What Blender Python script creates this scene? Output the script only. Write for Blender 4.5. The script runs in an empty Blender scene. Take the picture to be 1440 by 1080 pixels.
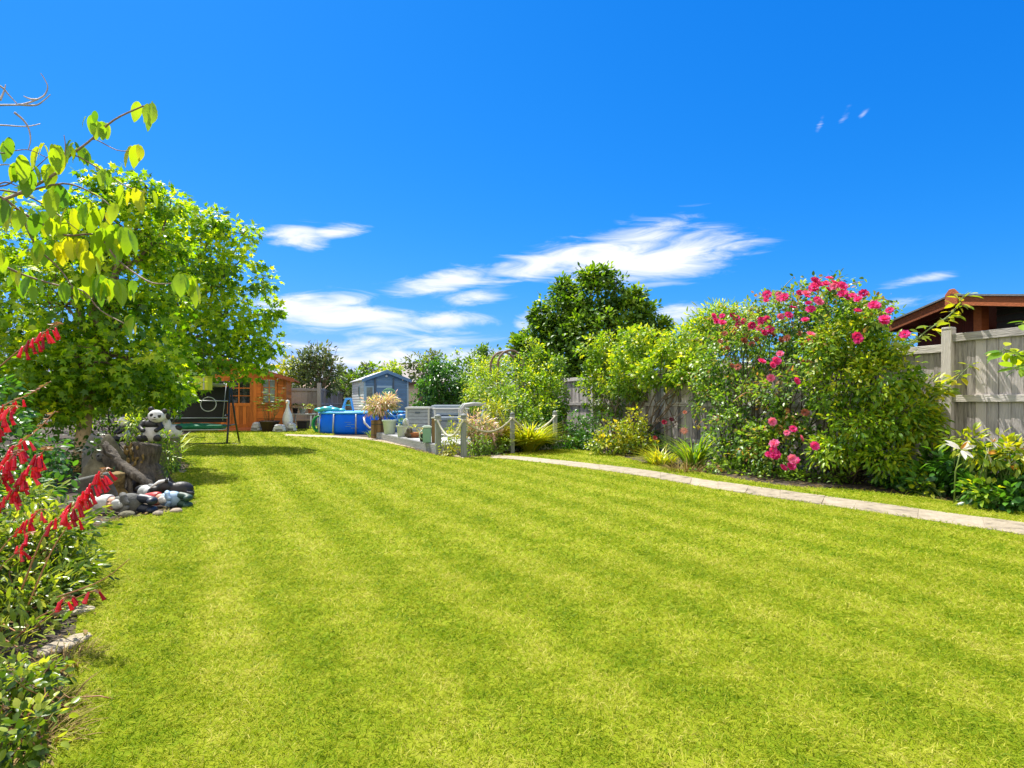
import bpy, math, random
import numpy as np
from mathutils import Matrix, Vector, noise as mnoise
R = math.radians
SC = bpy.context.scene
COL = SC.collection
random.seed(7)
F, HC, YH, CX = 800.0, 1.1, 566.0, 720.0        # lens in photo pixels, eye height, horizon row, centre column

def P(px, py, Y):                                # a point of the place seen at a photo pixel, at distance Y
    return Vector(((px - CX) / F * Y, Y, HC + (YH - py) / F * Y))
def G(px, py, z=0.0):                            # a point on the ground
    Y = F * (HC - z) / (py - YH)
    return Vector(((px - CX) / F * Y, Y, z))

# ------------------------------------------------------------------ materials
def new_mat(name):
    m = bpy.data.materials.new(name); m.use_nodes = True
    nt = m.node_tree; nt.nodes.clear()
    out = nt.nodes.new('ShaderNodeOutputMaterial')
    return m, nt, out
def N(nt, kind, **kw):
    n = nt.nodes.new(kind)
    for k, v in kw.items():
        if k.startswith('i_'):
            n.inputs[k[2:].replace('_', ' ')].default_value = v
        else:
            setattr(n, k, v)
    return n
def ramp(nt, fac, stops, interp='LINEAR'):
    r = nt.nodes.new('ShaderNodeValToRGB'); cr = r.color_ramp; cr.interpolation = interp
    while len(cr.elements) < len(stops): cr.elements.new(0.5)
    for e, (p, c) in zip(cr.elements, stops):
        e.position = p; e.color = (*c, 1)
    nt.links.new(fac, r.inputs['Fac'])
    return r
def leafmat(name, stops, trans=0.45, rough=0.42, tgain=1.7, spec=0.5):
    m, nt, out = new_mat(name)
    a = N(nt, 'ShaderNodeAttribute', attribute_name='rnd')
    st = [(i / max(1, len(stops) - 1), c) for i, c in enumerate(stops)]
    r = ramp(nt, a.outputs['Fac'], st)
    p = N(nt, 'ShaderNodeBsdfPrincipled'); p.inputs['Roughness'].default_value = rough
    p.inputs['Specular IOR Level'].default_value = spec
    nt.links.new(r.outputs['Color'], p.inputs['Base Color'])
    if trans > 0:
        t = N(nt, 'ShaderNodeBsdfTranslucent')
        mul = N(nt, 'ShaderNodeVectorMath', operation='MULTIPLY')
        mul.inputs[1].default_value = (tgain * 1.1, tgain, tgain * 0.35)
        nt.links.new(r.outputs['Color'], mul.inputs[0]); nt.links.new(mul.outputs[0], t.inputs['Color'])
        mx = N(nt, 'ShaderNodeMixShader'); mx.inputs[0].default_value = trans
        nt.links.new(p.outputs[0], mx.inputs[1]); nt.links.new(t.outputs[0], mx.inputs[2])
        nt.links.new(mx.outputs[0], out.inputs['Surface'])
    else:
        nt.links.new(p.outputs[0], out.inputs['Surface'])
    return m
def plain(name, col, rough=0.55, var=0.12, scale=6.0, bump=0.0, metal=0.0, col2=None, bscale=None, spec=0.5, stretch=(1, 1, 1), rndw=0.35):
    """one colour with soft mottling, and per-piece variation from the 'rnd' attribute"""
    m, nt, out = new_mat(name)
    tc = N(nt, 'ShaderNodeTexCoord')
    mp = N(nt, 'ShaderNodeMapping'); mp.inputs['Scale'].default_value = stretch
    nt.links.new(tc.outputs['Object'], mp.inputs['Vector'])
    no = N(nt, 'ShaderNodeTexNoise'); no.inputs['Scale'].default_value = scale; no.inputs['Detail'].default_value = 6
    no.inputs['Roughness'].default_value = 0.65
    nt.links.new(mp.outputs[0], no.inputs['Vector'])
    a = N(nt, 'ShaderNodeAttribute', attribute_name='rnd')
    ad = N(nt, 'ShaderNodeMath', operation='MULTIPLY_ADD'); ad.inputs[1].default_value = rndw
    of = N(nt, 'ShaderNodeMath', operation='SUBTRACT'); of.inputs[1].default_value = (rndw - .35) / 2; nt.links.new(no.outputs['Fac'], of.inputs[0])
    nt.links.new(a.outputs['Fac'], ad.inputs[0]); nt.links.new(of.outputs[0], ad.inputs[2])
    c2 = col2 or tuple(min(1, c * (1 + var * 1.6)) for c in col)
    c1 = tuple(c * (1 - var * 1.6) for c in col)
    r = ramp(nt, ad.outputs[0], [(0.32, c1), (0.55, col), (0.85, c2)])
    p = N(nt, 'ShaderNodeBsdfPrincipled')
    p.inputs['Roughness'].default_value = rough; p.inputs['Metallic'].default_value = metal
    p.inputs['Specular IOR Level'].default_value = spec
    nt.links.new(r.outputs['Color'], p.inputs['Base Color'])
    if bump > 0:
        n2 = N(nt, 'ShaderNodeTexNoise'); n2.inputs['Scale'].default_value = bscale or scale * 4; n2.inputs['Detail'].default_value = 5
        nt.links.new(mp.outputs[0], n2.inputs['Vector'])
        b = N(nt, 'ShaderNodeBump'); b.inputs['Strength'].default_value = bump; b.inputs['Distance'].default_value = 0.02
        nt.links.new(n2.outputs['Fac'], b.inputs['Height']); nt.links.new(b.outputs[0], p.inputs['Normal'])
    nt.links.new(p.outputs[0], out.inputs['Surface'])
    return m

M = {}
def wood(name, col, var=0.2, stretch=(14, 14, 1.2), rough=0.75, bump=0.5, scale=3.0, col2=None):
    return plain(name, col, rough, var, scale, bump, stretch=stretch, bscale=scale * 3, spec=0.25, col2=col2, rndw=0.62)
M['fence'] = wood('weathered_grey_wood', (0.315, 0.285, 0.265), 0.42)
M['fence_rail'] = wood('weathered_rail_wood', (0.375, 0.345, 0.315), 0.32, stretch=(1.2, 14, 14))
M['fence_post'] = wood('weathered_post_wood', (0.37, 0.34, 0.315), 0.32)
M['dark_fence'] = wood('dark_grey_fence_wood', (0.19, 0.19, 0.20), 0.25)
M['dark_rail'] = wood('dark_grey_rail_wood', (0.23, 0.23, 0.235), 0.2, stretch=(1.2, 14, 14))
M['rope_post'] = wood('grey_post_wood', (0.20, 0.215, 0.215), 0.25, stretch=(16, 16, 1))
M['orange_wood'] = wood('orange_stained_wood', (0.44, 0.125, 0.02), 0.3, stretch=(1, 10, 10), rough=0.5)
M['orange_wood_v'] = wood('orange_stained_upright_wood', (0.46, 0.135, 0.02), 0.25, rough=0.5)
M['roof_red'] = wood('brown_red_roof_wood', (0.36, 0.10, 0.04), 0.2, stretch=(1, 8, 8))
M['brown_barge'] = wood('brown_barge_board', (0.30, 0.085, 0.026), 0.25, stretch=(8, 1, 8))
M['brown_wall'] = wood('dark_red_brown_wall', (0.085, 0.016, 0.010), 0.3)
M['roof_felt'] = plain('roof_felt', (0.12, 0.12, 0.115), 0.9, 0.2, 20, 0.3)
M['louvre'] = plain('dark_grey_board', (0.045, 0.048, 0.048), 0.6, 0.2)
M['shed_blue'] = plain('blue_grey_cladding', (0.085, 0.18, 0.33), 0.6, 0.1, 4, 0.1)
M['shed_trim'] = plain('pale_blue_trim', (0.26, 0.38, 0.50), 0.6, 0.08)
M['shed_side'] = plain('pale_grey_cladding', (0.50, 0.53, 0.54), 0.65, 0.08)
M['shed_roof'] = plain('pale_shed_roof', (0.50, 0.51, 0.52), 0.7, 0.08)
M['shed_dark'] = plain('dark_blue_strip', (0.06, 0.09, 0.13), 0.6, 0.1)
M['deck'] = wood('pale_deck_board', (0.36, 0.36, 0.35), 0.2, stretch=(1.2, 12, 12))
M['slab'] = plain('buff_paving_slab', (0.27, 0.225, 0.155), 0.92, 0.5, 7, 0.9, bscale=30, col2=(0.38, 0.325, 0.235), rndw=0.18) if 1 else plain('', (0,0,0), .9, 0.18, 9, 0.5, bscale=30)
M['pale_slab'] = plain('pale_edging_stone', (0.36, 0.29, 0.20), 0.9, 0.15, 5, 0.5, bscale=25)
M['bark'] = plain('grey_brown_bark', (0.16, 0.115, 0.075), 0.85, 0.3, 12, 0.6, stretch=(3, 3, 1))
M['trunk_pale'] = plain('buff_trunk_bark', (0.32, 0.23, 0.13), 0.85, 0.5, 5, 0.8, stretch=(2, 2, 1))
M['twig'] = plain('grey_twig_bark', (0.22, 0.15, 0.12), 0.7, 0.25, 25, 0.3)
M['twig_pale'] = plain('pale_bare_twig', (0.42, 0.36, 0.33), 0.7, 0.25, 25, 0.3)
M['stem_green'] = plain('green_stem', (0.12, 0.17, 0.035), 0.6, 0.25, 12)
M['stem_red'] = plain('reddish_stem', (0.30, 0.14, 0.06), 0.55, 0.3, 14)
M['stem_dark'] = plain('dark_stem', (0.05, 0.04, 0.022), 0.8, 0.3, 12)
M['dark_metal'] = plain('dark_blue_black_metal', (0.012, 0.018, 0.022), 0.4, 0.1)
M['black_fabric'] = plain('black_mesh_fabric', (0.022, 0.021, 0.020), 0.8, 0.2, 30)
M['green_cushion'] = plain('green_cushion_fabric', (0.006, 0.17, 0.085), 0.7, 0.2, 8)
M['white_metal'] = plain('white_painted_metal', (0.62, 0.62, 0.60), 0.45, 0.05)
M['grey_metal'] = plain('grey_metal', (0.42, 0.44, 0.45), 0.4, 0.06, metal=0.4)
M['white_stone'] = plain('white_painted_stone', (0.62, 0.61, 0.57), 0.75, 0.14, 8, 0.2)
M['black_stone'] = plain('black_painted_stone', (0.016, 0.015, 0.014), 0.55, 0.2, 8, 0.2)
M['skin_paint'] = plain('pink_painted_stone', (0.48, 0.26, 0.16), 0.6, 0.15, 8)
M['blue_dark_paint'] = plain('dark_blue_painted_stone', (0.012, 0.018, 0.035), 0.5, 0.2)
M['green_dark_paint'] = plain('dark_green_painted_stone', (0.02, 0.06, 0.04), 0.55, 0.2)
M['red_paint'] = plain('red_paint', (0.45, 0.015, 0.015), 0.5, 0.1)
M['gold_wood'] = plain('lichen_gold_wood', (0.22, 0.145, 0.04), 0.9, 0.5, 12, 0.9, col2=(0.46, 0.35, 0.12))
M['log_grey'] = plain('grey_gnarled_log', (0.11, 0.09, 0.065), 0.9, 0.4, 6, 0.9, stretch=(5, 5, 1.2), col2=(0.27, 0.22, 0.16))
M['stone_olive'] = plain('olive_grey_stone', (0.17, 0.155, 0.095), 0.9, 0.35, 7, 0.7, col2=(0.40, 0.37, 0.25))
M['stone_grey'] = plain('grey_stone', (0.13, 0.13, 0.115), 0.9, 0.3, 7, 0.6)
M['stone_cut'] = plain('cut_log_end', (0.42, 0.27, 0.09), 0.85, 0.3, 9, 0.4)
M['glass_dark'] = plain('dark_window_glass', (0.012, 0.014, 0.014), 0.04, 0.2, 2)
M['glass_grey'] = plain('grey_window_glass', (0.12, 0.14, 0.14), 0.05, 0.6, 5)
M['pool_blue'] = plain('blue_pool_liner', (0.001, 0.14, 0.90), 0.5, 0.1, 3, 0.1, spec=0.2)
M['pool_pale'] = plain('light_blue_pool_cover', (0.05, 0.33, 0.72), 0.4, 0.15, 3, 0.2)
M['pool_mark'] = plain('pale_print', (0.10, 0.27, 0.62), 0.5, 0.1)
M['teal'] = plain('teal_vinyl', (0.05, 0.42, 0.42), 0.35, 0.15)
M['sky_blue_plastic'] = plain('sky_blue_plastic', (0.08, 0.32, 0.62), 0.4, 0.1)
M['can_blue'] = plain('blue_plastic', (0.03, 0.17, 0.47), 0.4, 0.1)
M['lime_plastic'] = plain('bright_green_plastic', (0.02, 0.33, 0.05), 0.4, 0.1)
M['pot_sage'] = plain('pale_sage_pot', (0.40, 0.48, 0.38), 0.6, 0.08)
M['pot_grey'] = plain('pale_grey_pot', (0.42, 0.46, 0.43), 0.6, 0.08)
M['bin_green'] = plain('sage_green_bin', (0.17, 0.33, 0.23), 0.55, 0.06)
M['pot_brown'] = plain('dark_brown_pot', (0.05, 0.028, 0.018), 0.6, 0.15)
M['terracotta'] = plain('terracotta', (0.36, 0.13, 0.05), 0.8, 0.15)
M['grey_cushion'] = plain('blue_grey_cushion', (0.22, 0.27, 0.33), 0.8, 0.1)
M['stone_pale'] = plain('mid_grey_tube', (0.30, 0.31, 0.31), 0.6, 0.08)
M['rattan'] = plain('slate_grey_rattan', (0.22, 0.25, 0.29), 0.65, 0.12, 12, 0.2)
M['pale_lid'] = plain('pale_grey_lid', (0.43, 0.44, 0.42), 0.6, 0.06)
M['soil_pot'] = plain('potting_soil', (0.03, 0.02, 0.013), 0.95, 0.3, 20)
M['mesh_green'] = plain('pale_green_mesh', (0.16, 0.42, 0.20), 0.6, 0.1)
M['lantern'] = plain('yellow_green_plastic', (0.52, 0.55, 0.02), 0.35, 0.08)
M['rope'] = plain('cream_rope', (0.52, 0.49, 0.38), 0.85, 0.15, 60, 0.4)
M['rope_worn'] = plain('brown_worn_rope', (0.34, 0.31, 0.20), 0.85, 0.2, 60, 0.4)
M['arch'] = plain('brown_arch_wood', (0.17, 0.115, 0.075), 0.7, 0.2)
M['wrap'] = plain('grey_white_sack', (0.50, 0.50, 0.47), 0.6, 0.2, 5, 0.3)
M['brown_post'] = wood('brown_timber', (0.16, 0.10, 0.045), 0.25)
M['tile'] = plain('grey_brown_roof_tile', (0.27, 0.24, 0.22), 0.85, 0.12, 5)
M['render'] = plain('cream_render', (0.55, 0.49, 0.40), 0.85, 0.06)
M['brick'] = plain('red_brown_brick', (0.22, 0.10, 0.07), 0.85, 0.2, 9)
M['gutter'] = plain('dark_brown_fascia', (0.06, 0.03, 0.025), 0.6, 0.1)
M['roof_brown'] = plain('brown_tile', (0.30, 0.20, 0.14), 0.85, 0.15, 6)
# leaves
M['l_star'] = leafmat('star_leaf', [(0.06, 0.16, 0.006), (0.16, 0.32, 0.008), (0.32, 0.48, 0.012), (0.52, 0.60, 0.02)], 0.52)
M['l_fore'] = leafmat('large_veined_leaf', [(0.07, 0.19, 0.012), (0.16, 0.31, 0.014), (0.28, 0.40, 0.012), (0.42, 0.43, 0.012)], 0.6, 0.35)
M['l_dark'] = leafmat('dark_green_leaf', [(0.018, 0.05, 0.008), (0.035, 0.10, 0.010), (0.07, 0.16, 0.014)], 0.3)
M['l_tree'] = leafmat('olive_green_leaf', [(0.025, 0.075, 0.006), (0.065, 0.16, 0.008), (0.14, 0.27, 0.012), (0.26, 0.38, 0.02)], 0.4, 0.5)
M['l_mid'] = leafmat('mid_green_leaf', [(0.05, 0.12, 0.010), (0.10, 0.22, 0.014), (0.19, 0.33, 0.02), (0.30, 0.42, 0.05)], 0.4)
M['l_lime'] = leafmat('lime_green_leaf', [(0.06, 0.15, 0.008), (0.16, 0.31, 0.012), (0.32, 0.44, 0.018), (0.50, 0.52, 0.03)], 0.45)
M['l_yellow'] = leafmat('yellow_green_leaf', [(0.14, 0.24, 0.012), (0.32, 0.38, 0.014), (0.52, 0.46, 0.02)], 0.42)
M['l_varieg'] = leafmat('yellow_speckled_leaf', [(0.08, 0.17, 0.012), (0.25, 0.33, 0.02), (0.60, 0.50, 0.03)], 0.35)
M['l_rose'] = leafmat('rose_leaf', [(0.03, 0.085, 0.010), (0.08, 0.19, 0.012), (0.17, 0.31, 0.025), (0.28, 0.41, 0.06), (0.36, 0.20, 0.07)], 0.42, 0.42)
M['l_fuchsia'] = leafmat('glossy_lance_leaf', [(0.03, 0.075, 0.010), (0.09, 0.165, 0.013), (0.20, 0.29, 0.022), (0.40, 0.45, 0.06)], 0.42, 0.34)
M['l_bamboo'] = leafmat('bamboo_leaf', [(0.07, 0.15, 0.015), (0.17, 0.28, 0.025), (0.34, 0.40, 0.05)], 0.4)
M['l_pink'] = leafmat('pink_cream_leaf', [(0.20, 0.31, 0.07), (0.42, 0.40, 0.22), (0.60, 0.34, 0.34), (0.60, 0.54, 0.42)], 0.35)
M['l_strap'] = leafmat('strap_leaf', [(0.05, 0.14, 0.012), (0.13, 0.26, 0.015), (0.30, 0.38, 0.03)], 0.4)
M['l_gold'] = leafmat('golden_grass_blade', [(0.18, 0.28, 0.012), (0.36, 0.42, 0.015), (0.50, 0.45, 0.03)], 0.45)
M['l_straw'] = leafmat('straw_brown_blade', [(0.14, 0.10, 0.035), (0.26, 0.17, 0.07), (0.22, 0.22, 0.05)], 0.2, 0.8, 1.2, 0.1)
M['l_broad'] = leafmat('broad_green_leaf', [(0.025, 0.085, 0.014), (0.05, 0.16, 0.018), (0.10, 0.25, 0.025)], 0.4, 0.35)
M['l_far'] = leafmat('far_leaf', [(0.05, 0.09, 0.02), (0.10, 0.15, 0.03), (0.18, 0.22, 0.05)], 0.3, 0.6)
M['l_grey'] = leafmat('grey_green_leaf', [(0.05, 0.085, 0.035), (0.10, 0.15, 0.05), (0.20, 0.25, 0.09)], 0.3, 0.5)
M['f_rose'] = leafmat('pink_petal', [(0.60, 0.02, 0.22), (0.78, 0.06, 0.36), (0.85, 0.20, 0.52)], 0.45, 0.6, 1.15, 0.2)
M['f_rose_pale'] = leafmat('pale_pink_petal', [(0.70, 0.10, 0.34), (0.82, 0.22, 0.48), (0.88, 0.36, 0.58)], 0.45, 0.6, 1.1, 0.2)
M['f_rose_deep'] = leafmat('deep_pink_petal', [(0.45, 0.01, 0.14), (0.62, 0.03, 0.22), (0.74, 0.08, 0.32)], 0.45, 0.6, 1.1, 0.2)
M['f_salmon'] = leafmat('faded_salmon_petal', [(0.40, 0.10, 0.08), (0.56, 0.20, 0.15), (0.35, 0.11, 0.05)], 0.3, 0.6, 1.0)
M['f_red'] = leafmat('red_tube_petal', [(0.36, 0.006, 0.03), (0.70, 0.010, 0.035), (0.84, 0.014, 0.05), (0.85, 0.09, 0.12)], 0.4, 0.35, 1.1)
M['f_crimson'] = leafmat('crimson_petal', [(0.30, 0.01, 0.05), (0.48, 0.015, 0.07)], 0.3, 0.5, 1.0)
M['f_purple'] = leafmat('dark_red_purple_petal', [(0.16, 0.02, 0.05), (0.30, 0.05, 0.09)], 0.3, 0.5, 1.0)
M['f_bud'] = leafmat('tan_pink_bud', [(0.42, 0.22, 0.12), (0.50, 0.32, 0.16), (0.46, 0.20, 0.14)], 0.25, 0.5, 1.0)
M['f_lily'] = leafmat('white_lily_petal', [(0.68, 0.66, 0.62), (0.78, 0.76, 0.72)], 0.3, 0.5, 1.0)
M['f_orange'] = leafmat('orange_stamen', [(0.55, 0.22, 0.02), (0.6, 0.3, 0.03)], 0.1)
M['f_coral'] = leafmat('coral_petal', [(0.60, 0.16, 0.09), (0.62, 0.28, 0.2)], 0.3, 0.5, 1.0)

# ------------------------------------------------------------------ objects
def tag(o, label=None, cat=None, group=None, kind=None):
    if label: o['label'] = label
    if cat: o['category'] = cat
    if group: o['group'] = group
    if kind: o['kind'] = kind
    return o
def thing(name, label, cat, loc=(0, 0, 0), rz=0.0, group=None):
    o = bpy.data.objects.new(name, None); COL.objects.link(o)
    o.empty_display_size = 0.1
    o.location = loc; o.rotation_euler = (0, 0, rz)
    return tag(o, label, cat, group)
def copy_tree(o, parent=None):
    kids = [c for c in SC.objects if c.parent == o]
    c = o.copy(); COL.objects.link(c)
    if parent: c.parent = parent
    for k in kids: copy_tree(k, c)
    return c

class MB:
    """collects shapes into one mesh"""
    def __init__(s): s.v, s.f, s.r, s.sm = [], [], [], []
    def add(s, vs, fs, smooth=False, rnd=None):
        b = len(s.v); rnd = random.random() if rnd is None else rnd
        s.v += [tuple(v) for v in vs]; s.r += [rnd] * len(vs)
        s.f += [tuple(i + b for i in f) for f in fs]; s.sm += [smooth] * len(fs)
        return s
    def box(s, c, d, rot=None, rnd=None):
        x, y, z = d[0] / 2, d[1] / 2, d[2] / 2
        vs = [Vector(q) for q in ((-x, -y, -z), (x, -y, -z), (x, y, -z), (-x, y, -z), (-x, -y, z), (x, -y, z), (x, y, z), (-x, y, z))]
        if rot is not None: vs = [rot @ v for v in vs]
        c = Vector(c)
        return s.add([v + c for v in vs], [(0, 3, 2, 1), (4, 5, 6, 7), (0, 1, 5, 4), (1, 2, 6, 5), (2, 3, 7, 6), (3, 0, 4, 7)], False, rnd)
    def tube(s, pts, rad, n=6, closed=False, rnd=None, cap=True):
        pts = [Vector(p) for p in pts]; m = len(pts)
        if not hasattr(rad, '__len__'): rad = [rad] * m
        vs = []; up = Vector((0, 0, 1)); prev = None
        for i, p in enumerate(pts):
            if closed: t = pts[(i + 1) % m] - pts[i - 1]
            else: t = pts[min(i + 1, m - 1)] - pts[max(i - 1, 0)]
            t = t.normalized() if t.length > 1e-9 else Vector((0, 0, 1))
            if prev is None:
                a = t.cross(up) if abs(t.z) < 0.95 else t.cross(Vector((1, 0, 0)))
            else:
                a = prev - t * prev.dot(t)
                if a.length < 1e-6: a = t.orthogonal()
            a.normalize(); prev = a; b = t.cross(a)
            for k in range(n):
                an = 2 * math.pi * k / n
                vs.append(p + (a * math.cos(an) + b * math.sin(an)) * rad[i])
        fs = []
        for i in range(m if closed else m - 1):
            j = (i + 1) % m
            for k in range(n):
                l = (k + 1) % n
                fs.append((i * n + k, i * n + l, j * n + l, j * n + k))
        if cap and not closed:
            fs.append(tuple(range(n - 1, -1, -1))); fs.append(tuple((m - 1) * n + k for k in range(n)))
        return s.add(vs, fs, True, rnd)
    def lathe(s, prof, c=(0, 0, 0), n=24, rnd=None, sx=1.0, sy=1.0, smooth=True):
        vs = []; c = Vector(c)
        for r, z in prof:
            for k in range(n):
                a = 2 * math.pi * k / n
                vs.append(c + Vector((r * math.cos(a) * sx, r * math.sin(a) * sy, z)))
        fs = []
        for i in range(len(prof) - 1):
            for k in range(n):
                l = (k + 1) % n
                fs.append((i * n + k, i * n + l, (i + 1) * n + l, (i + 1) * n + k))
        fs.append(tuple(range(n - 1, -1, -1))); fs.append(tuple((len(prof) - 1) * n + k for k in range(n)))
        return s.add(vs, fs, smooth, rnd)
    def ell(s, c, r, nu=14, nv=10, rot=None, rnd=None):
        vs = []; c = Vector(c)
        for j in range(nv + 1):
            t = math.pi * j / nv
            for i in range(nu):
                a = 2 * math.pi * i / nu
                v = Vector((r[0] * math.sin(t) * math.cos(a), r[1] * math.sin(t) * math.sin(a), r[2] * math.cos(t)))
                if rot is not None: v = rot @ v
                vs.append(c + v)
        fs = []
        for j in range(nv):
            for i in range(nu):
                k = (i + 1) % nu
                fs.append((j * nu + i, (j + 1) * nu + i, (j + 1) * nu + k, j * nu + k))
        return s.add(vs, fs, True, rnd)
    def prism(s, poly, d, axis='y', rnd=None):
        """poly in the two other axes, extruded from d[0] to d[1]"""
        def mk(p, t):
            return {'y': (p[0], t, p[1]), 'x': (t, p[0], p[1]), 'z': (p[0], p[1], t)}[axis]
        n = len(poly); vs = [mk(p, d[0]) for p in poly] + [mk(p, d[1]) for p in poly]
        fs = [tuple(range(n)), tuple(range(2 * n - 1, n - 1, -1))] + [(i, i + n, (i + 1) % n + n, (i + 1) % n) for i in range(n)]
        return s.add(vs, fs, False, rnd)
    def build(s, name, mat, parent=None, world=False, bevel=0.0, remesh=0.0, disp=0.0, label=None):
        off = Vector((0, 0, 0))
        if world and parent is not None:
            p = parent
            while p is not None: off += Vector(p.location); p = p.parent
        me = bpy.data.meshes.new(name)
        me.from_pydata([Vector(v) - off for v in s.v], [], s.f)
        me.polygons.foreach_set('use_smooth', s.sm)
        a = me.attributes.new('rnd', 'FLOAT', 'POINT'); a.data.foreach_set('value', s.r)
        me.update()
        if remesh == 0:
            import bmesh
            bm = bmesh.new(); bm.from_mesh(me); bmesh.ops.recalc_face_normals(bm, faces=bm.faces); bm.to_mesh(me); bm.free()
        me.materials.append(M[mat] if isinstance(mat, str) else mat)
        o = bpy.data.objects.new(name, me); COL.objects.link(o)
        if parent is not None: o.parent = parent
        if label: o['label'] = label
        if remesh:
            r = o.modifiers.new('merge', 'REMESH'); r.mode = 'VOXEL'; r.voxel_size = remesh; r.use_smooth_shade = True
            if disp:
                t = bpy.data.textures.new(name, 'CLOUDS'); t.noise_scale = disp * 2.2
                d = o.modifiers.new('knobbly', 'DISPLACE'); d.texture = t; d.strength = disp; d.texture_coords = 'GLOBAL'
            sm = o.modifiers.new('soft', 'SMOOTH'); sm.iterations = 2
        if bevel:
            b = o.modifiers.new('edge', 'BEVEL'); b.width = bevel; b.segments = 2; b.limit_method = 'ANGLE'
        return o

def np_mesh(name, V, loops, totals, rnd, mat, parent=None, smooth=False):
    me = bpy.data.meshes.new(name)
    off = Vector((0, 0, 0)); p = parent
    while p is not None: off += Vector(p.location); p = p.parent
    V = V - np.array(off)[None]
    me.vertices.add(len(V)); me.vertices.foreach_set('co', V.astype(np.float32).ravel())
    me.loops.add(len(loops)); me.loops.foreach_set('vertex_index', loops.astype(np.int32))
    me.polygons.add(len(totals))
    st = np.concatenate([[0], np.cumsum(totals)[:-1]])
    me.polygons.foreach_set('loop_start', st.astype(np.int32))
    me.polygons.foreach_set('loop_total', totals.astype(np.int32))
    if smooth: me.polygons.foreach_set('use_smooth', np.ones(len(totals), bool))
    me.update(calc_edges=True)
    a = me.attributes.new('rnd', 'FLOAT', 'POINT'); a.data.foreach_set('value', rnd.astype(np.float32))
    me.materials.append(M[mat] if isinstance(mat, str) else mat)
    o = bpy.data.objects.new(name, me); COL.objects.link(o)
    if parent is not None: o.parent = parent
    return o

def _leaf(w, bend=0.15, fold=0.05, n=4):
    """leaf along +y, unit length, folded at the midrib"""
    ys = np.linspace(0, 1, n + 1); vs = [(0, 0, 0)]; fs = []
    def hw(t): return w * (math.sin(math.pi * t ** 0.85) ** 0.8) if 0 < t < 1 else 0
    prev = None
    for i, y in enumerate(ys[1:-1]):
        b = len(vs); z = -bend * y * y
        vs += [(-hw(y), y, z + fold), (0, y, z), (hw(y), y, z + fold)]
        if prev is None: fs += [(0, b + 1, b), (0, b + 2, b + 1)]
        else: fs += [(prev, prev + 1, b + 1, b), (prev + 1, prev + 2, b + 2, b + 1)]
        prev = b
    b = len(vs); vs.append((0, 1, -bend)); fs += [(prev, prev + 1, b), (prev + 1, prev + 2, b)]
    return vs, fs
def _pleat(w=0.255, n=12, bend=0.28):
    vs, fs = [], []
    for i in range(n + 1):
        y = i / n; h = w * (math.sin(math.pi * min(1, y * .97 + .015) ** 0.85) ** 0.75); z = -bend * y * y + 0.02 * (i % 2)
        vs += [(-h, y - .10 * h, z + .06 * (1 - y)), (-h * .5, y - .04 * h, z + .045 * (1 - y)), (0, y, z - .015), (h * .5, y - .04 * h, z + .045 * (1 - y)), (h, y - .10 * h, z + .06 * (1 - y))]
        if i:
            for k in range(4): fs.append((5 * i - 5 + k, 5 * i - 4 + k, 5 * i + 1 + k, 5 * i + k))
    return vs, fs
def _star():
    vs = [(0, 0.32, 0.03)]; tips = []
    for a, l in ((-128, .42), (-62, .62), (0, .70), (62, .62), (128, .42)):
        tips.append((l * math.sin(R(a)), 0.32 + l * math.cos(R(a)), -0.14 * l))
    sin_ = []
    for a in (-180, -95, -31, 31, 95, 180):
        r = 0.30 if abs(a) == 180 else 0.26
        sin_.append((r * math.sin(R(a)), 0.32 + r * math.cos(R(a)), 0.03))
    ring = []
    for i in range(5):
        ring += [sin_[i], tips[i]]
    ring.append(sin_[5])
    vs += ring; fs = [(0, i + 1, i) for i in range(1, len(ring))]
    return vs, fs
def _blade(w=0.03, bend=0.5):
    vs, fs = [], []
    for i in range(5):
        t = i / 4; ww = w * (1 - t ** 2) + 0.002
        y = t * (1 - 0.25 * bend * t); z = -bend * t ** 2.2
        vs += [(-ww, y, z), (ww, y, z)]
        if i: fs.append((2 * i - 2, 2 * i - 1, 2 * i + 1, 2 * i))
    return vs, fs
LEAF = {'oval': _leaf(0.27), 'wide': _pleat(), 'lance': _leaf(0.13, 0.2, 0.03), 'narrow': _leaf(0.07, 0.25, 0.02),
        'star': _star(), 'diamond': ([(0, 0, 0), (.3, .5, .05), (0, 1, -.1), (-.3, .5, .05)], [(0, 1, 2, 3)]),
        'blade': _blade(0.03, 0.55), 'strap': _blade(0.045, 0.6), 'round': _leaf(0.42, 0.1, 0.03)}

def norm(a): return a / np.maximum(np.linalg.norm(a, axis=1, keepdims=True), 1e-9)
def place(kind, pos, axis, nrm, size, width=None):
    tv, tf = LEAF[kind]; tv = np.array(tv, float)
    y = norm(axis); x = norm(np.cross(y, nrm)); z = np.cross(x, y)
    sx = size if width is None else size * width
    V = pos[:, None, :] + tv[None, :, 0, None] * (x * sx[:, None])[:, None, :] + tv[None, :, 1, None] * (y * size[:, None])[:, None, :] + tv[None, :, 2, None] * (z * size[:, None])[:, None, :]
    n, k = len(pos), len(tv)
    lp = np.concatenate([np.array(f) for f in tf]); tt = np.array([len(f) for f in tf])
    loops = (lp[None, :] + (np.arange(n) * k)[:, None]).ravel()
    return V.reshape(-1, 3), loops, np.tile(tt, n), k
def leaves(name, mat, kind, pos, axis, nrm, size, rnd, parent, width=None):
    V, l, t, k = place(kind, pos, axis, nrm, size, width)
    return np_mesh(name, V, l, t, np.repeat(rnd, k), mat, parent)

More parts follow.
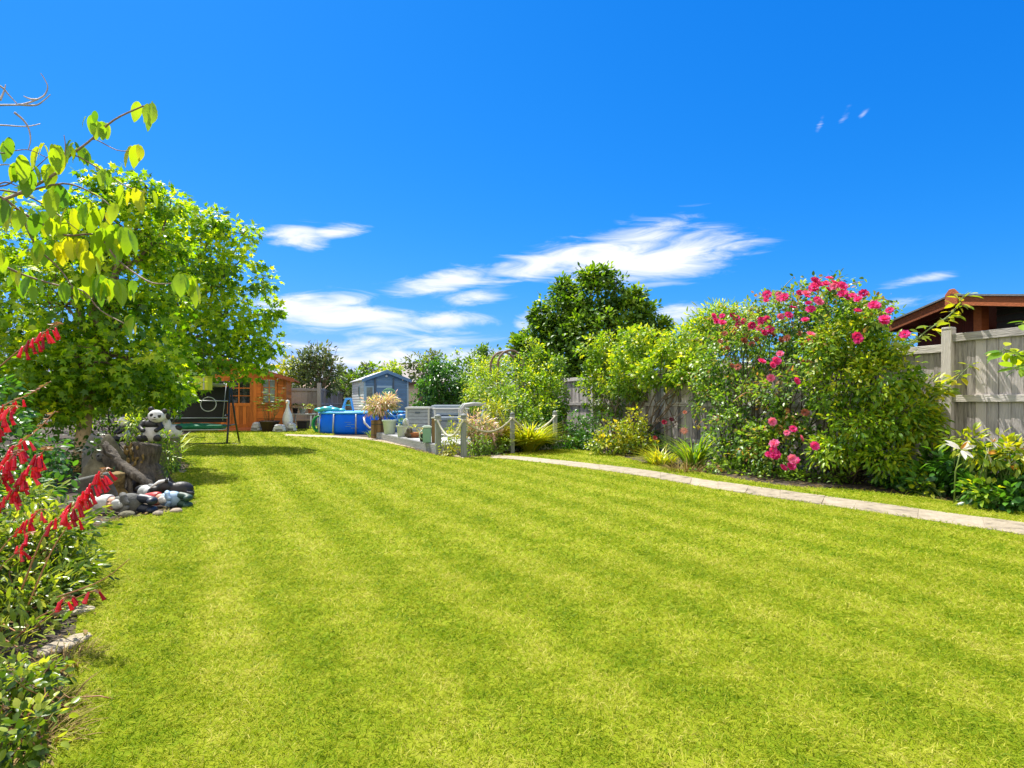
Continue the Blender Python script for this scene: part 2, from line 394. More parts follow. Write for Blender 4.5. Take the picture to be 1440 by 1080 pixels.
def blob_centres(blobs, rng, nc, shell=0.5):
    """nc cluster centres in a union of ellipsoids (px, py, rx, ry, Y[, depth radius])"""
    B = []
    for b in blobs:
        px, py, rx, ry, Y = b[:5]
        c = P(px, py, Y); a, d = rx / F * Y, ry / F * Y
        B.append((np.array(c), np.array([a, b[5] if len(b) > 5 else 0.8 * min(a, max(a, d)), d])))
    w = np.array([(r[0] * r[2]) ** 0.8 * 1.0 for _, r in B]); w /= w.sum()
    ix = rng.choice(len(B), nc, p=w)
    u = norm(rng.normal(size=(nc, 3))); rad = (shell ** 3 + (1 - shell ** 3) * rng.random(nc)) ** (1 / 3)
    C = np.array([B[i][0] for i in ix]); RR = np.array([B[i][1] for i in ix])
    out = norm(u / np.maximum(RR, 0.05))
    rad = np.where(rng.random(nc) < .14, rad * rng.uniform(1.05, 1.32, nc), rad)
    return C + u * rad[:, None] * RR, out, B

def wig(a, b, k, amp, rng, sag=0.0):
    a, b = np.array(a, float), np.array(b, float); L = np.linalg.norm(b - a)
    ts = np.linspace(0, 1, k); pts = a[None] + (b - a)[None] * ts[:, None]
    pts += rng.normal(size=(k, 3)) * amp * L * (np.sin(np.pi * ts)[:, None])
    pts[:, 2] += sag * L * np.sin(np.pi * ts)
    return pts

def plant(name, label, cat, blobs, mat, kind='oval', size=0.06, n=2500, per=10, seed=1, shell=0.45, base=None, stem='stem_dark',
          stem_r=0.012, n_stems=14, droop=0.25, spread=1.0, up=0.7, group=None, width=None, trunk=None, zmin=0.02, bright=0.25, part='foliage', gap=0.2):
    """a shrub or tree: stems from its base into leaf clusters spread through the crown's volume"""
    rng = np.random.default_rng(seed)
    nc = max(6, n // per)
    C, out, B = blob_centres(blobs, rng, nc, shell)
    if base is None:
        m = np.mean([b[0] for b in B], axis=0); base = Vector((m[0], m[1], 0))
    root = thing(name, label, cat, base, 0, group)
    rm = float(np.mean([b[1][[0, 2]].mean() for b in B])); fr = 1.5 / max(rm, .08)
    nv = np.array([mnoise.noise(Vector(c * fr) + Vector((seed * 3.1, 0, 0))) for c in C])
    keep = (C[:, 2] > zmin) & (nv > np.quantile(nv, gap)); C, out = C[keep], out[keep]; nc = len(C)
    # leaves round every cluster centre
    idx = np.repeat(np.arange(nc), per)
    q = norm(rng.normal(size=(len(idx), 3)))
    pos = C[idx] + q * (size * spread * (0.3 + 1.0 * rng.random(len(idx))))[:, None]
    ax = norm(q * 0.9 + out[idx] * 0.7 + np.array([0, 0, -droop]) + rng.normal(size=q.shape) * 0.35)
    nr = norm(np.array([0, 0, up]) + out[idx] * 0.45 + rng.normal(size=q.shape) * 0.45)
    sz = size * rng.uniform(0.6, 1.25, len(idx))
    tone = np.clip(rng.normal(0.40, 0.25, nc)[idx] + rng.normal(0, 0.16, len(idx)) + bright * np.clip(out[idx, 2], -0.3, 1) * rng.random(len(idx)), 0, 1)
    ok = pos[:, 2] > zmin
    leaves(part, mat, kind, pos[ok], ax[ok], nr[ok], sz[ok], tone[ok], root, width)
    # stems
    mb = MB(); b0 = np.array(base)
    if trunk:
        pts, rads = trunk
        t = MB().tube(pts, rads, 12); t.build('trunk', 'trunk_pale' if name == 'star_leaf_tree' else 'bark', root, world=True)
        b0 = np.array(pts[-1])
        for bc, br in B:
            k = wig(b0, bc, 6, 0.05, rng, 0.06); mb.tube(k, np.linspace(rads[-1] * 0.7, 0.012, 6), 6)
        pick = rng.choice(nc, min(nc, n_stems), replace=False)
        for i in pick:
            d = [np.linalg.norm(C[i] - bc) for bc, _ in B]; j = int(np.argmin(d))
            k = wig(B[j][0], C[i], 5, 0.08, rng); mb.tube(k, np.linspace(0.014, 0.004, 5), 4)
    else:
        pick = rng.choice(nc, min(nc, n_stems), replace=False)
        for i in pick:
            s = b0 + np.array([rng.normal() * 0.08, rng.normal() * 0.08, 0]) + (C[i] - b0) * np.array([0.3, 0.3, 0])
            s[2] = max(0.0, b0[2])
            k = wig(s, C[i], 6, 0.05, rng); mb.tube(k, np.linspace(stem_r, stem_r * 0.3, 6), 5)
    if mb.v: mb.build('branches' if trunk else 'stems', stem, root, world=True)
    return root, C, out

def tuft(name, label, cat, base, height, n, mat, kind='blade', seed=1, splay=0.5, radius=0.12, width=1.0, group=None, part='blades', up=1.0):
    """a clump of arching blades from the ground"""
    rng = np.random.default_rng(seed); root = thing(name, label, cat, base, 0, group)
    a = rng.random(n) * 2 * math.pi; r = radius * np.sqrt(rng.random(n))
    pos = np.stack([base[0] + r * np.cos(a), base[1] + r * np.sin(a), np.full(n, base[2])], 1)
    sp = splay * (0.25 + rng.random(n))
    a2 = a + rng.normal(0, 0.5, n)
    ax = np.stack([np.cos(a2) * sp, np.sin(a2) * sp, np.full(n, up)], 1)
    nr = np.stack([-np.cos(a2), -np.sin(a2), sp], 1)
    leaves(part, mat, kind, pos, ax, nr, height * rng.uniform(0.6, 1.1, n), rng.random(n), root, width)
    return root

# ------------------------------------------------------------------ camera, sun, sky
cam = bpy.data.cameras.new('camera'); co = bpy.data.objects.new('camera', cam); COL.objects.link(co)
co.location = (0, 0, HC); co.rotation_euler = (R(90), 0, 0)
cam.sensor_width = 36; cam.lens = F / 1440 * 36; cam.shift_y = 26 / 1440; cam.clip_end = 5000; cam.clip_start = 0.05
SC.camera = co
SUN_AZ, SUN_EL = R(-42), R(60)                   # azimuth from straight ahead (+Y), to the left
sd = Vector((math.sin(SUN_AZ) * math.cos(SUN_EL), math.cos(SUN_AZ) * math.cos(SUN_EL), math.sin(SUN_EL)))
sl = bpy.data.lights.new('sun', 'SUN'); sl.energy = 4.8; sl.angle = R(0.5); sl.color = (1.0, 0.955, 0.87)
so = bpy.data.objects.new('sun', sl); COL.objects.link(so); so.rotation_euler = sd.to_track_quat('Z', 'Y').to_euler()
SC.view_settings.view_transform = 'Standard'; SC.view_settings.look = 'None'; SC.view_settings.gamma = 1; SC.view_settings.exposure = 1.03

SKY_GRADE = [(2.5, .030), (.85, .60), (.5, 2.15)]
def make_world():
    w = bpy.data.worlds.new('World'); SC.world = w; w.use_nodes = True
    nt = w.node_tree; nt.nodes.clear()
    out = N(nt, 'ShaderNodeOutputWorld'); bg = N(nt, 'ShaderNodeBackground'); bg.inputs['Strength'].default_value = 0.10
    sky = N(nt, 'ShaderNodeTexSky'); sky.sky_type = 'NISHITA'; sky.sun_disc = False
    sky.sun_elevation = SUN_EL; sky.sun_rotation = SUN_AZ; sky.altitude = 300
    sky.air_density = 1.0; sky.dust_density = 0.3; sky.ozone_density = 4.0
    sc_ = N(nt, 'ShaderNodeSeparateColor'); nt.links.new(sky.outputs[0], sc_.inputs[0])
    cc = N(nt, 'ShaderNodeCombineColor')
    for k, (pw, g) in enumerate(SKY_GRADE):
        p_ = N(nt, 'ShaderNodeMath', operation='POWER'); p_.inputs[1].default_value = pw; nt.links.new(sc_.outputs[k], p_.inputs[0])
        m_ = N(nt, 'ShaderNodeMath', operation='MULTIPLY'); m_.inputs[1].default_value = g; nt.links.new(p_.outputs[0], m_.inputs[0]); nt.links.new(m_.outputs[0], cc.inputs[k])
    hsv = cc
    tc = N(nt, 'ShaderNodeTexCoord'); sep = N(nt, 'ShaderNodeSeparateXYZ'); nt.links.new(tc.outputs['Generated'], sep.inputs[0])
    az = N(nt, 'ShaderNodeMath', operation='ARCTAN2'); nt.links.new(sep.outputs['X'], az.inputs[0]); nt.links.new(sep.outputs['Y'], az.inputs[1])
    el = N(nt, 'ShaderNodeMath', operation='ARCSINE'); nt.links.new(sep.outputs['Z'], el.inputs[0])
    uv = N(nt, 'ShaderNodeCombineXYZ'); nt.links.new(az.outputs[0], uv.inputs[0]); nt.links.new(el.outputs[0], uv.inputs[1])
    # wispy fbm, stretched along the wind
    mp = N(nt, 'ShaderNodeMapping'); mp.inputs['Rotation'].default_value = (0, 0, R(-14)); mp.inputs['Scale'].default_value = (4.5, 21, 1)
    nt.links.new(uv.outputs[0], mp.inputs['Vector'])
    n1 = N(nt, 'ShaderNodeTexNoise'); n1.inputs['Scale'].default_value = 1.6; n1.inputs['Detail'].default_value = 9; n1.inputs['Roughness'].default_value = 0.62; n1.inputs['Distortion'].default_value = 1.1
    nt.links.new(mp.outputs[0], n1.inputs['Vector'])
    def azel(px, py):
        x, y, z = (px - CX) / F, 1.0, (YH - py) / F
        return math.atan2(x, y), math.asin(z / math.sqrt(x * x + y * y + z * z))
    CL = [  # px, py, half length, half thickness, tilt (deg, up to the right), weight
        (418, 334, 44, 17, 5, 1.0), (470, 326, 50, 9, 10, 0.85),
        (640, 392, 90, 15, 13, 1.0), (715, 378, 70, 15, 14, 0.95), (770, 370, 100, 20, 12, 1.0), (880, 355, 110, 30, 12, 1.1), (935, 365, 110, 28, 6, 1.1), (990, 362, 90, 17, 9, 0.9), (950, 335, 80, 18, 6, 0.8),
        (680, 417, 48, 10, 4, 0.9),
        (450, 440, 90, 24, -3, 1.05), (530, 446, 110, 19, -2, 1.0), (620, 450, 85, 11, 2, 0.9), (480, 425, 60, 14, 6, 0.8),
        (590, 482, 120, 12, 3, 0.8), (470, 488, 80, 10, 0, 0.75), (520, 508, 120, 14, 0, 0.9), (640, 503, 150, 16, 2, 0.85), (560, 528, 260, 15, 0, 0.9),
        (745, 452, 26, 14, 10, 0.85), (950, 445, 40, 14, 5, 0.9), (1290, 395, 60, 8, 8, 0.7), (1285, 423, 75, 9, 8, 0.72),
        (1186, 166, 15, 5, 55, 0.46), (1154, 174, 13, 4, 65, 0.42), (1212, 163, 9, 3, 40, 0.38), (1080, 430, 70, 10, 5, .6)]
    acc = None
    for px, py, a, b, tilt, wt in CL:
        A, E = azel(px, py); ca = math.cos(A)
        m = N(nt, 'ShaderNodeMapping'); m.vector_type = 'TEXTURE'
        m.inputs['Location'].default_value = (A, E, 0); m.inputs['Rotation'].default_value = (0, 0, R(tilt))
        m.inputs['Scale'].default_value = (a / F * ca * ca * 1.5, b / F * ca * 1.6, 1)
        nt.links.new(uv.outputs[0], m.inputs['Vector'])
        ln = N(nt, 'ShaderNodeVectorMath', operation='LENGTH'); nt.links.new(m.outputs[0], ln.inputs[0])
        mr = N(nt, 'ShaderNodeMapRange'); mr.interpolation_type = 'SMOOTHSTEP'
        mr.inputs['From Min'].default_value = 0; mr.inputs['From Max'].default_value = 1.25; mr.inputs['To Min'].default_value = wt; mr.inputs['To Max'].default_value = 0
        nt.links.new(ln.outputs['Value'], mr.inputs['Value'])
        if acc is None: acc = mr.outputs[0]
        else:
            mx = N(nt, 'ShaderNodeMath', operation='MAXIMUM'); nt.links.new(acc, mx.inputs[0]); nt.links.new(mr.outputs[0], mx.inputs[1]); acc = mx.outputs[0]
    # density = smoothstep(mask + noise)
    ad = N(nt, 'ShaderNodeMath', operation='MULTIPLY_ADD'); ad.inputs[1].default_value = 1.9; 
    nt.links.new(n1.outputs['Fac'], ad.inputs[0]); nt.links.new(acc, ad.inputs[2])
    den = N(nt, 'ShaderNodeMapRange'); den.interpolation_type = 'SMOOTHSTEP'
    den.inputs['From Min'].default_value = 1.2; den.inputs['From Max'].default_value = 2.1; den.inputs['To Max'].default_value = 0.97
    nt.links.new(ad.outputs[0], den.inputs['Value'])
    gate = N(nt, 'ShaderNodeMath', operation='MULTIPLY'); 
    g2 = N(nt, 'ShaderNodeMapRange'); g2.inputs['From Max'].default_value = 0.22; nt.links.new(acc, g2.inputs['Value'])
    nt.links.new(den.outputs[0], gate.inputs[0]); nt.links.new(g2.outputs[0], gate.inputs[1])
    mix = N(nt, 'ShaderNodeMix'); mix.data_type = 'RGBA'
    nt.links.new(gate.outputs[0], mix.inputs['Factor']); nt.links.new(hsv.outputs[0], mix.inputs['A'])
    mix.inputs['B'].default_value = (5.4, 5.5, 5.7, 1)
    # unseen broken bright cloud added behind the camera as fill for shaded faces
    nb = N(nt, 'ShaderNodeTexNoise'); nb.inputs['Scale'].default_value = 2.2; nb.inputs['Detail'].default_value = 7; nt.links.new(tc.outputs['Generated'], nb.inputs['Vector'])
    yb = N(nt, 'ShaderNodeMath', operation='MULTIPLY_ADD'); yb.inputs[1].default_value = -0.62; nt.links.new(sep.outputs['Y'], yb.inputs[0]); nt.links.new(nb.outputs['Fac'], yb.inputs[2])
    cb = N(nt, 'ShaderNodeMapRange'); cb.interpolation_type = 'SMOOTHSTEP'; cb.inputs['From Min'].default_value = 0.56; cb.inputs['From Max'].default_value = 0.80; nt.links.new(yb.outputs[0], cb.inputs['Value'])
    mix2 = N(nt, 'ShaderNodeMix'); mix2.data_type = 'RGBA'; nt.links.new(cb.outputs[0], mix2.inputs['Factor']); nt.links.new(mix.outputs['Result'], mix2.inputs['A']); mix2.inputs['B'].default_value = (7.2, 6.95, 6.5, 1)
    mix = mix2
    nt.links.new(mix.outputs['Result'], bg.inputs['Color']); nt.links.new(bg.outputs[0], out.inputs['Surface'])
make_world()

# ------------------------------------------------------------------ ground, lawn, path
def flat(name, poly, z, mat, kind='structure'):
    me = bpy.data.meshes.new(name)
    me.from_pydata([(p[0], p[1], z) for p in poly], [], [tuple(range(len(poly)))])
    me.materials.append(mat); o = bpy.data.objects.new(name, me); COL.objects.link(o)
    if kind: o['kind'] = kind
    return o

def ground_mat():
    m, nt, out = new_mat('soil_ground')
    geo = N(nt, 'ShaderNodeNewGeometry')
    n1 = N(nt, 'ShaderNodeTexNoise'); n1.inputs['Scale'].default_value = 7; n1.inputs['Detail'].default_value = 8; nt.links.new(geo.outputs['Position'], n1.inputs['Vector'])
    n2 = N(nt, 'ShaderNodeTexNoise'); n2.inputs['Scale'].default_value = 60; n2.inputs['Detail'].default_value = 4; nt.links.new(geo.outputs['Position'], n2.inputs['Vector'])
    r = ramp(nt, n1.outputs['Fac'], [(0.3, (0.03, 0.02, 0.012)), (0.5, (0.06, 0.042, 0.026)), (0.66, (0.10, 0.075, 0.045)), (0.8, (0.05, 0.06, 0.02))])
    p = N(nt, 'ShaderNodeBsdfPrincipled'); p.inputs['Roughness'].default_value = 0.95
    b = N(nt, 'ShaderNodeBump'); b.inputs['Strength'].default_value = 0.9; b.inputs['Distance'].default_value = 0.03
    nt.links.new(n2.outputs['Fac'], b.inputs['Height']); nt.links.new(b.outputs[0], p.inputs['Normal'])
    nt.links.new(r.outputs[0], p.inputs['Base Color']); nt.links.new(p.outputs[0], out.inputs['Surface'])
    return m
STRIPE = math.atan2(-430, 800)                   # mowing direction
def grass_mat(name, blade):
    m, nt, out = new_mat(name)
    geo = N(nt, 'ShaderNodeNewGeometry'); sep = N(nt, 'ShaderNodeSeparateXYZ'); nt.links.new(geo.outputs['Position'], sep.inputs[0])
    # distance across the mowing direction
    a = N(nt, 'ShaderNodeMath', operation='MULTIPLY'); a.inputs[1].default_value = math.cos(STRIPE); nt.links.new(sep.outputs['X'], a.inputs[0])
    b = N(nt, 'ShaderNodeMath', operation='MULTIPLY_ADD'); b.inputs[1].default_value = -math.sin(STRIPE); nt.links.new(sep.outputs['Y'], b.inputs[0]); nt.links.new(a.outputs[0], b.inputs[2])
    nz = N(nt, 'ShaderNodeTexNoise'); nz.inputs['Scale'].default_value = 1.3; nz.inputs['Detail'].default_value = 4; nt.links.new(geo.outputs['Position'], nz.inputs['Vector'])
    wob = N(nt, 'ShaderNodeMath', operation='MULTIPLY_ADD'); wob.inputs[1].default_value = 0.10; nt.links.new(nz.outputs['Fac'], wob.inputs[0]); nt.links.new(b.outputs[0], wob.inputs[2])
    sc = N(nt, 'ShaderNodeMath', operation='MULTIPLY'); sc.inputs[1].default_value = 2 * math.pi / 0.60; nt.links.new(wob.outputs[0], sc.inputs[0])
    sn = N(nt, 'ShaderNodeMath', operation='SINE'); nt.links.new(sc.outputs[0], sn.inputs[0])
    st = N(nt, 'ShaderNodeMapRange'); st.interpolation_type = 'SMOOTHSTEP'; st.inputs['From Min'].default_value = -0.8; st.inputs['From Max'].default_value = 0.8; nt.links.new(sn.outputs[0], st.inputs['Value'])
    n2 = N(nt, 'ShaderNodeTexNoise'); n2.inputs['Scale'].default_value = 0.8; n2.inputs['Detail'].default_value = 7; n2.inputs['Roughness'].default_value = 0.7; nt.links.new(geo.outputs['Position'], n2.inputs['Vector'])
    n3 = N(nt, 'ShaderNodeTexNoise'); n3.inputs['Scale'].default_value = 5.5; n3.inputs['Detail'].default_value = 5; nt.links.new(geo.outputs['Position'], n3.inputs['Vector'])
    f1 = N(nt, 'ShaderNodeMath', operation='MULTIPLY_ADD'); f1.inputs[1].default_value = 0.135; nt.links.new(st.outputs[0], f1.inputs[0])
    h = N(nt, 'ShaderNodeMath', operation='MULTIPLY_ADD'); h.inputs[1].default_value = 0.42; nt.links.new(n2.outputs['Fac'], h.inputs[0])
    h2 = N(nt, 'ShaderNodeMath', operation='MULTIPLY_ADD'); h2.inputs[1].default_value = 0.6; h2.inputs[2].default_value = -0.03; nt.links.new(n3.outputs['Fac'], h2.inputs[0]); nt.links.new(h2.outputs[0], h.inputs[2]); nt.links.new(h.outputs[0], f1.inputs[2])
    fac = f1.outputs[0]
    if blade:
        at = N(nt, 'ShaderNodeAttribute', attribute_name='rnd')
        g = N(nt, 'ShaderNodeMath', operation='MULTIPLY_ADD'); g.inputs[1].default_value = 0.75; nt.links.new(at.outputs['Fac'], g.inputs[0])
        g2 = N(nt, 'ShaderNodeMath', operation='ADD'); g2.inputs[1].default_value = -0.34; nt.links.new(fac, g2.inputs[0]); nt.links.new(g2.outputs[0], g.inputs[2]); fac = g.outputs[0]
        r = ramp(nt, fac, [(0.05, (0.10, 0.19, 0.006)), (0.33, (0.205, 0.30, 0.006)), (0.62, (0.36, 0.40, 0.016)), (0.85, (0.50, 0.50, 0.055)), (1.0, (0.60, 0.55, 0.13))])
        p = N(nt, 'ShaderNodeBsdfPrincipled'); p.inputs['Roughness'].default_value = 0.55; p.inputs['Specular IOR Level'].default_value = 0.12
        t = N(nt, 'ShaderNodeBsdfTranslucent'); nt.links.new(r.outputs[0], p.inputs['Base Color']); nt.links.new(r.outputs[0], t.inputs['Color'])
        mx = N(nt, 'ShaderNodeMixShader'); mx.inputs[0].default_value = 0.45; nt.links.new(p.outputs[0], mx.inputs[1]); nt.links.new(t.outputs[0], mx.inputs[2])
        nt.links.new(mx.outputs[0], out.inputs['Surface'])
    else:
        n4 = N(nt, 'ShaderNodeTexNoise'); n4.inputs['Scale'].default_value = 42; n4.inputs['Detail'].default_value = 6; n4.inputs['Roughness'].default_value = 0.75; nt.links.new(geo.outputs['Position'], n4.inputs['Vector'])
        g = N(nt, 'ShaderNodeMath', operation='MULTIPLY_ADD'); g.inputs[1].default_value = 0.9; nt.links.new(n4.outputs['Fac'], g.inputs[0])
        g2 = N(nt, 'ShaderNodeMath', operation='ADD'); g2.inputs[1].default_value = -0.46; nt.links.new(fac, g2.inputs[0]); nt.links.new(g2.outputs[0], g.inputs[2])
        r = ramp(nt, g.outputs[0], [(0.05, (0.06, 0.11, 0.005)), (0.35, (0.125, 0.185, 0.007)), (0.62, (0.22, 0.26, 0.014)), (0.9, (0.32, 0.32, 0.05))])
        p = N(nt, 'ShaderNodeBsdfPrincipled'); p.inputs['Roughness'].default_value = 0.9; p.inputs['Specular IOR Level'].default_value = 0.05
        bu = N(nt, 'ShaderNodeBump'); bu.inputs['Strength'].default_value = 0.6; bu.inputs['Distance'].default_value = 0.02
        nt.links.new(n4.outputs['Fac'], bu.inputs['Height']); nt.links.new(bu.outputs[0], p.inputs['Normal'])
        nt.links.new(r.outputs[0], p.inputs['Base Color']); nt.links.new(p.outputs[0], out.inputs['Surface'])
    return m

flat('ground', [(-400, -60), (400, -60), (400, 900), (-400, 900)], 0.0, ground_mat())

def smooth_line(pts, k=4):
    pts = [Vector(p) for p in pts]; o = []
    for i in range(len(pts) - 1):
        p0, p1, p2, p3 = pts[max(i - 1, 0)], pts[i], pts[i + 1], pts[min(i + 2, len(pts) - 1)]
        for j in range(k):
            t = j / k
            o.append(0.5 * ((2 * p1) + (p2 - p0) * t + (2 * p0 - 5 * p1 + 4 * p2 - p3) * t * t + (3 * p1 - p0 - 3 * p2 + p3) * t ** 3))
    o.append(pts[-1]); return o
left_edge = [(-1.05, 0.9), (-1.30, 1.5), (-1.55, 1.95)] + [tuple(G(px, py)[:2]) for px, py in ((92, 960), (105, 900), (112, 830), (108, 775), (150, 737), (205, 726), (262, 714), (262, 690), (238, 670), (268, 655), (232, 640), (225, 628))] + [(-11, 19.0), (-12, 22)]
right_edge = [(5.6, -0.5), (5.9, 3.0)] + [tuple(G(px, py)[:2]) for px, py in ((1500, 728), (1440, 720), (1380, 714), (1300, 701), (1200, 690), (1100, 684), (1000, 668), (920, 655), (860, 640), (800, 632), (735, 637), (680, 643), (615, 641), (528, 619))] + [(-6.0, 19.0), (-6.5, 26)]
le, re_ = smooth_line([(*p, 0) for p in left_edge]), smooth_line([(*p, 0) for p in right_edge])
lawn_poly = [(-0.9, -0.5)] + [(p.x, p.y) for p in le] + [(-12, 27)] + [(p.x, p.y) for p in reversed(re_)]
M['lawn'] = grass_mat('lawn_turf', False); M['blade'] = grass_mat('lawn_blade', True)
flat('lawn', lawn_poly, 0.012, M['lawn'])

def in_poly(x, y, poly):
    inside = np.zeros(len(x), bool); n = len(poly)
    for i in range(n):
        x1, y1 = poly[i]; x2, y2 = poly[(i + 1) % n]
        if y1 == y2: continue
        c = ((y1 > y) != (y2 > y)) & (x < (x2 - x1) * (y - y1) / (y2 - y1) + x1)
        inside ^= c
    return inside

up_px = [(2300, 858), (1900, 803), (1560, 756), (1440, 737), (1320, 721), (1200, 704.5), (1100, 691), (1000, 677), (900, 661), (800, 649.5), (735, 643), (690, 641)]
lo_px = [(2300, 892), (1900, 829), (1560, 777), (1440, 755), (1320, 736), (1200, 718), (1100, 703.5), (1000, 688), (900, 670.5), (800, 656.5), (735, 648.5), (690, 645)]
far_up = [(640, 639.5), (590, 628), (540, 618.5), (500, 614.5), (400, 611)]
far_lo = [(655, 646), (600, 634.5), (540, 623), (500, 617.5), (400, 613.5)]
up_w, lo_w = smooth_line([G(*p) for p in up_px], 8), smooth_line([G(*p) for p in lo_px], 8)
fu_w, fl_w = smooth_line([G(*p) for p in far_up], 8), smooth_line([G(*p) for p in far_lo], 8)
path_poly = [(p.x, p.y) for p in up_w] + [(p.x, p.y) for p in reversed(lo_w)]
far_poly = [(p.x, p.y) for p in fu_w] + [(p.x, p.y) for p in reversed(fl_w)]

def make_path(name, up, lo, mat, step, seed):
    rng = random.Random(seed); mb = MB(); i = 0; n = len(up)
    # a mortar bed, then irregular slabs with narrow joints on it
    for a in range(n - 1):
        mb.add([(*up[a][:2], .014), (*up[a + 1][:2], .014), (*lo[a + 1][:2], .014), (*lo[a][:2], .014)], [(0, 1, 2, 3)], rnd=0.1)
    pos = 0.0; cuts = [0.0]
    while cuts[-1] < n - 1: cuts.append(min(n - 1, cuts[-1] + rng.uniform(*step)))
    def at(L, t):
        k = int(min(t, n - 1.0001)); return L[k].lerp(L[k + 1], t - k)
    for a, b in zip(cuts[:-1], cuts[1:]):
        g = 0.035; sk1, sk2 = rng.uniform(-.25, .25), rng.uniform(-.25, .25)
        ts = [a + g, (a + b) / 2, b - g]
        A = [at(up, max(0, t + (sk1 if i == 0 else 0))) for i, t in enumerate(ts)]
        B = [at(lo, max(0, t - (sk1 if i == 0 else 0))) for i, t in enumerate(ts)]
        A = [p.lerp(q, rng.uniform(0, .06)) for p, q in zip(A, B)]; B = [q.lerp(p, rng.uniform(0, .06)) for p, q in zip(A, B)]
        ring = A + B[::-1]; z = 0.019 + rng.uniform(-.003, .003)
        vs = [(p.x, p.y, z) for p in ring] + [(p.x, p.y, 0.0) for p in ring]; k = len(ring)
        mb.add(vs, [tuple(range(k))] + [(j, (j + 1) % k, (j + 1) % k + k, j + k) for j in range(k)])
    o = mb.build(name, mat, bevel=0.003); o['kind'] = 'structure'
    return o
make_path('path', up_w, lo_w, 'slab', (2.5, 7), 4)
make_path('side_path', fu_w, fl_w, 'pale_slab', (2.5, 5), 8)

def make_grass():
    rng = np.random.default_rng(5); Vs, Ls, Ts, Rs = [], [], [], []; off = 0
    bands = [(1.45, 2.6, 15000, .027, .0028), (2.6, 4.0, 9000, .030, .0036), (4.0, 6.5, 4200, .032, .0052), (6.5, 10, 2000, .034, .0075), (10, 16, 900, .036, .012), (16, 24, 350, .04, .02)]
    for y0, y1, den, hgt, wid in bands:
        xa, xb = max(-12, -1.1 * y1), min(1.2 * y1 + .9, 8)
        n = int((y1 - y0) * (xb - xa) * den)
        x = rng.uniform(xa, xb, n); y = rng.uniform(y0, y1, n)
        ok = (x > -1.1 * y) & (x < 1.2 * y + .8) & in_poly(x + rng.normal(0, 0.02, n), y + rng.normal(0, 0.02, n), lawn_poly)
        jx, jy = x + rng.normal(0, .012, n), y + rng.normal(0, .012, n)
        jx, jy = x + rng.normal(0, .045, n), y + rng.normal(0, .045, n)
        ok &= ~in_poly(jx, jy, path_poly) & ~in_poly(jx, jy, far_poly)
        x, y = x[ok], y[ok]; n = len(x)
        a = rng.random(n) * 2 * math.pi
        # mown blades lie over along the mower's passes
        s = x * math.cos(STRIPE) - y * math.sin(STRIPE)
        lay = np.sign(np.sin(2 * math.pi / 0.60 * s))
        tilt = 0.35 + 0.75 * rng.random(n)
        ax = np.stack([np.cos(a) * tilt + lay * math.sin(STRIPE) * .3, np.sin(a) * tilt + lay * math.cos(STRIPE) * .3, np.full(n, 0.75)], 1); ax = norm(ax)
        side = norm(np.cross(ax, rng.normal(size=(n, 3))))
        h = hgt * rng.uniform(.55, 1.35, n); w = wid * rng.uniform(.7, 1.3, n)
        p0 = np.stack([x, y, np.full(n, 0.010)], 1)
        bend = np.stack([np.cos(a), np.sin(a), np.full(n, -0.5)], 1) * (h * rng.uniform(.1, .55, n))[:, None]
        p1 = p0 + ax * (h * .55)[:, None]; p2 = p0 + ax * h[:, None] + bend
        V = np.stack([p0 - side * w[:, None] * .5, p0 + side * w[:, None] * .5, p1 + side * w[:, None] * .45, p1 - side * w[:, None] * .45, p2], 1)
        V[:, :, 2] = np.maximum(V[:, :, 2], 0.011)
        Vs.append(V.reshape(-1, 3)); b = (np.arange(n) * 5)[:, None] + off
        Ls.append((np.array([0, 1, 2, 3, 3, 2, 4])[None] + b).ravel()); Ts.append(np.tile([4, 3], n)); Rs.append(np.repeat(rng.random(n), 5)); off += 5 * n
    o = np_mesh('grass', np.concatenate(Vs), np.concatenate(Ls), np.concatenate(Ts), np.concatenate(Rs), M['blade'])
    tag(o, 'short mown bright green grass of the striped lawn', 'grass', None, 'stuff')
make_grass()

# fallen leaves, straw and chippings along the bed edges
def make_litter():
    rng = np.random.default_rng(11); pos = []
    for line, side, wdt in ((le, -1, .5), (re_, 1, .7)):
        for a, b in zip(line[:-1], line[1:]):
            if a.y < 1 or a.y > 16: continue
            L = (b - a).length; k = int(L * 70)
            for _ in range(k):
                t = rng.random(); p = a.lerp(b, t); d = rng.random() ** 1.5 * wdt - .04
                pos.append((p.x + side * d, p.y + rng.normal() * .05, 0.012 + .02 * rng.random()))
    pos = np.array(pos); n = len(pos)
    a = rng.random(n) * 6.28; ax = np.stack([np.cos(a), np.sin(a), rng.normal(0, .12, n)], 1)
    nr = norm(np.stack([rng.normal(0, .3, n), rng.normal(0, .3, n), np.ones(n)], 1))
    o = leaves('leaf_litter', 'l_straw', 'lance', pos, ax, nr, rng.uniform(.03, .09, n), rng.random(n), None)
    tag(o, 'dry straw coloured leaves scattered on the soil along the bed edges', 'leaf litter', None, 'stuff')
make_litter()

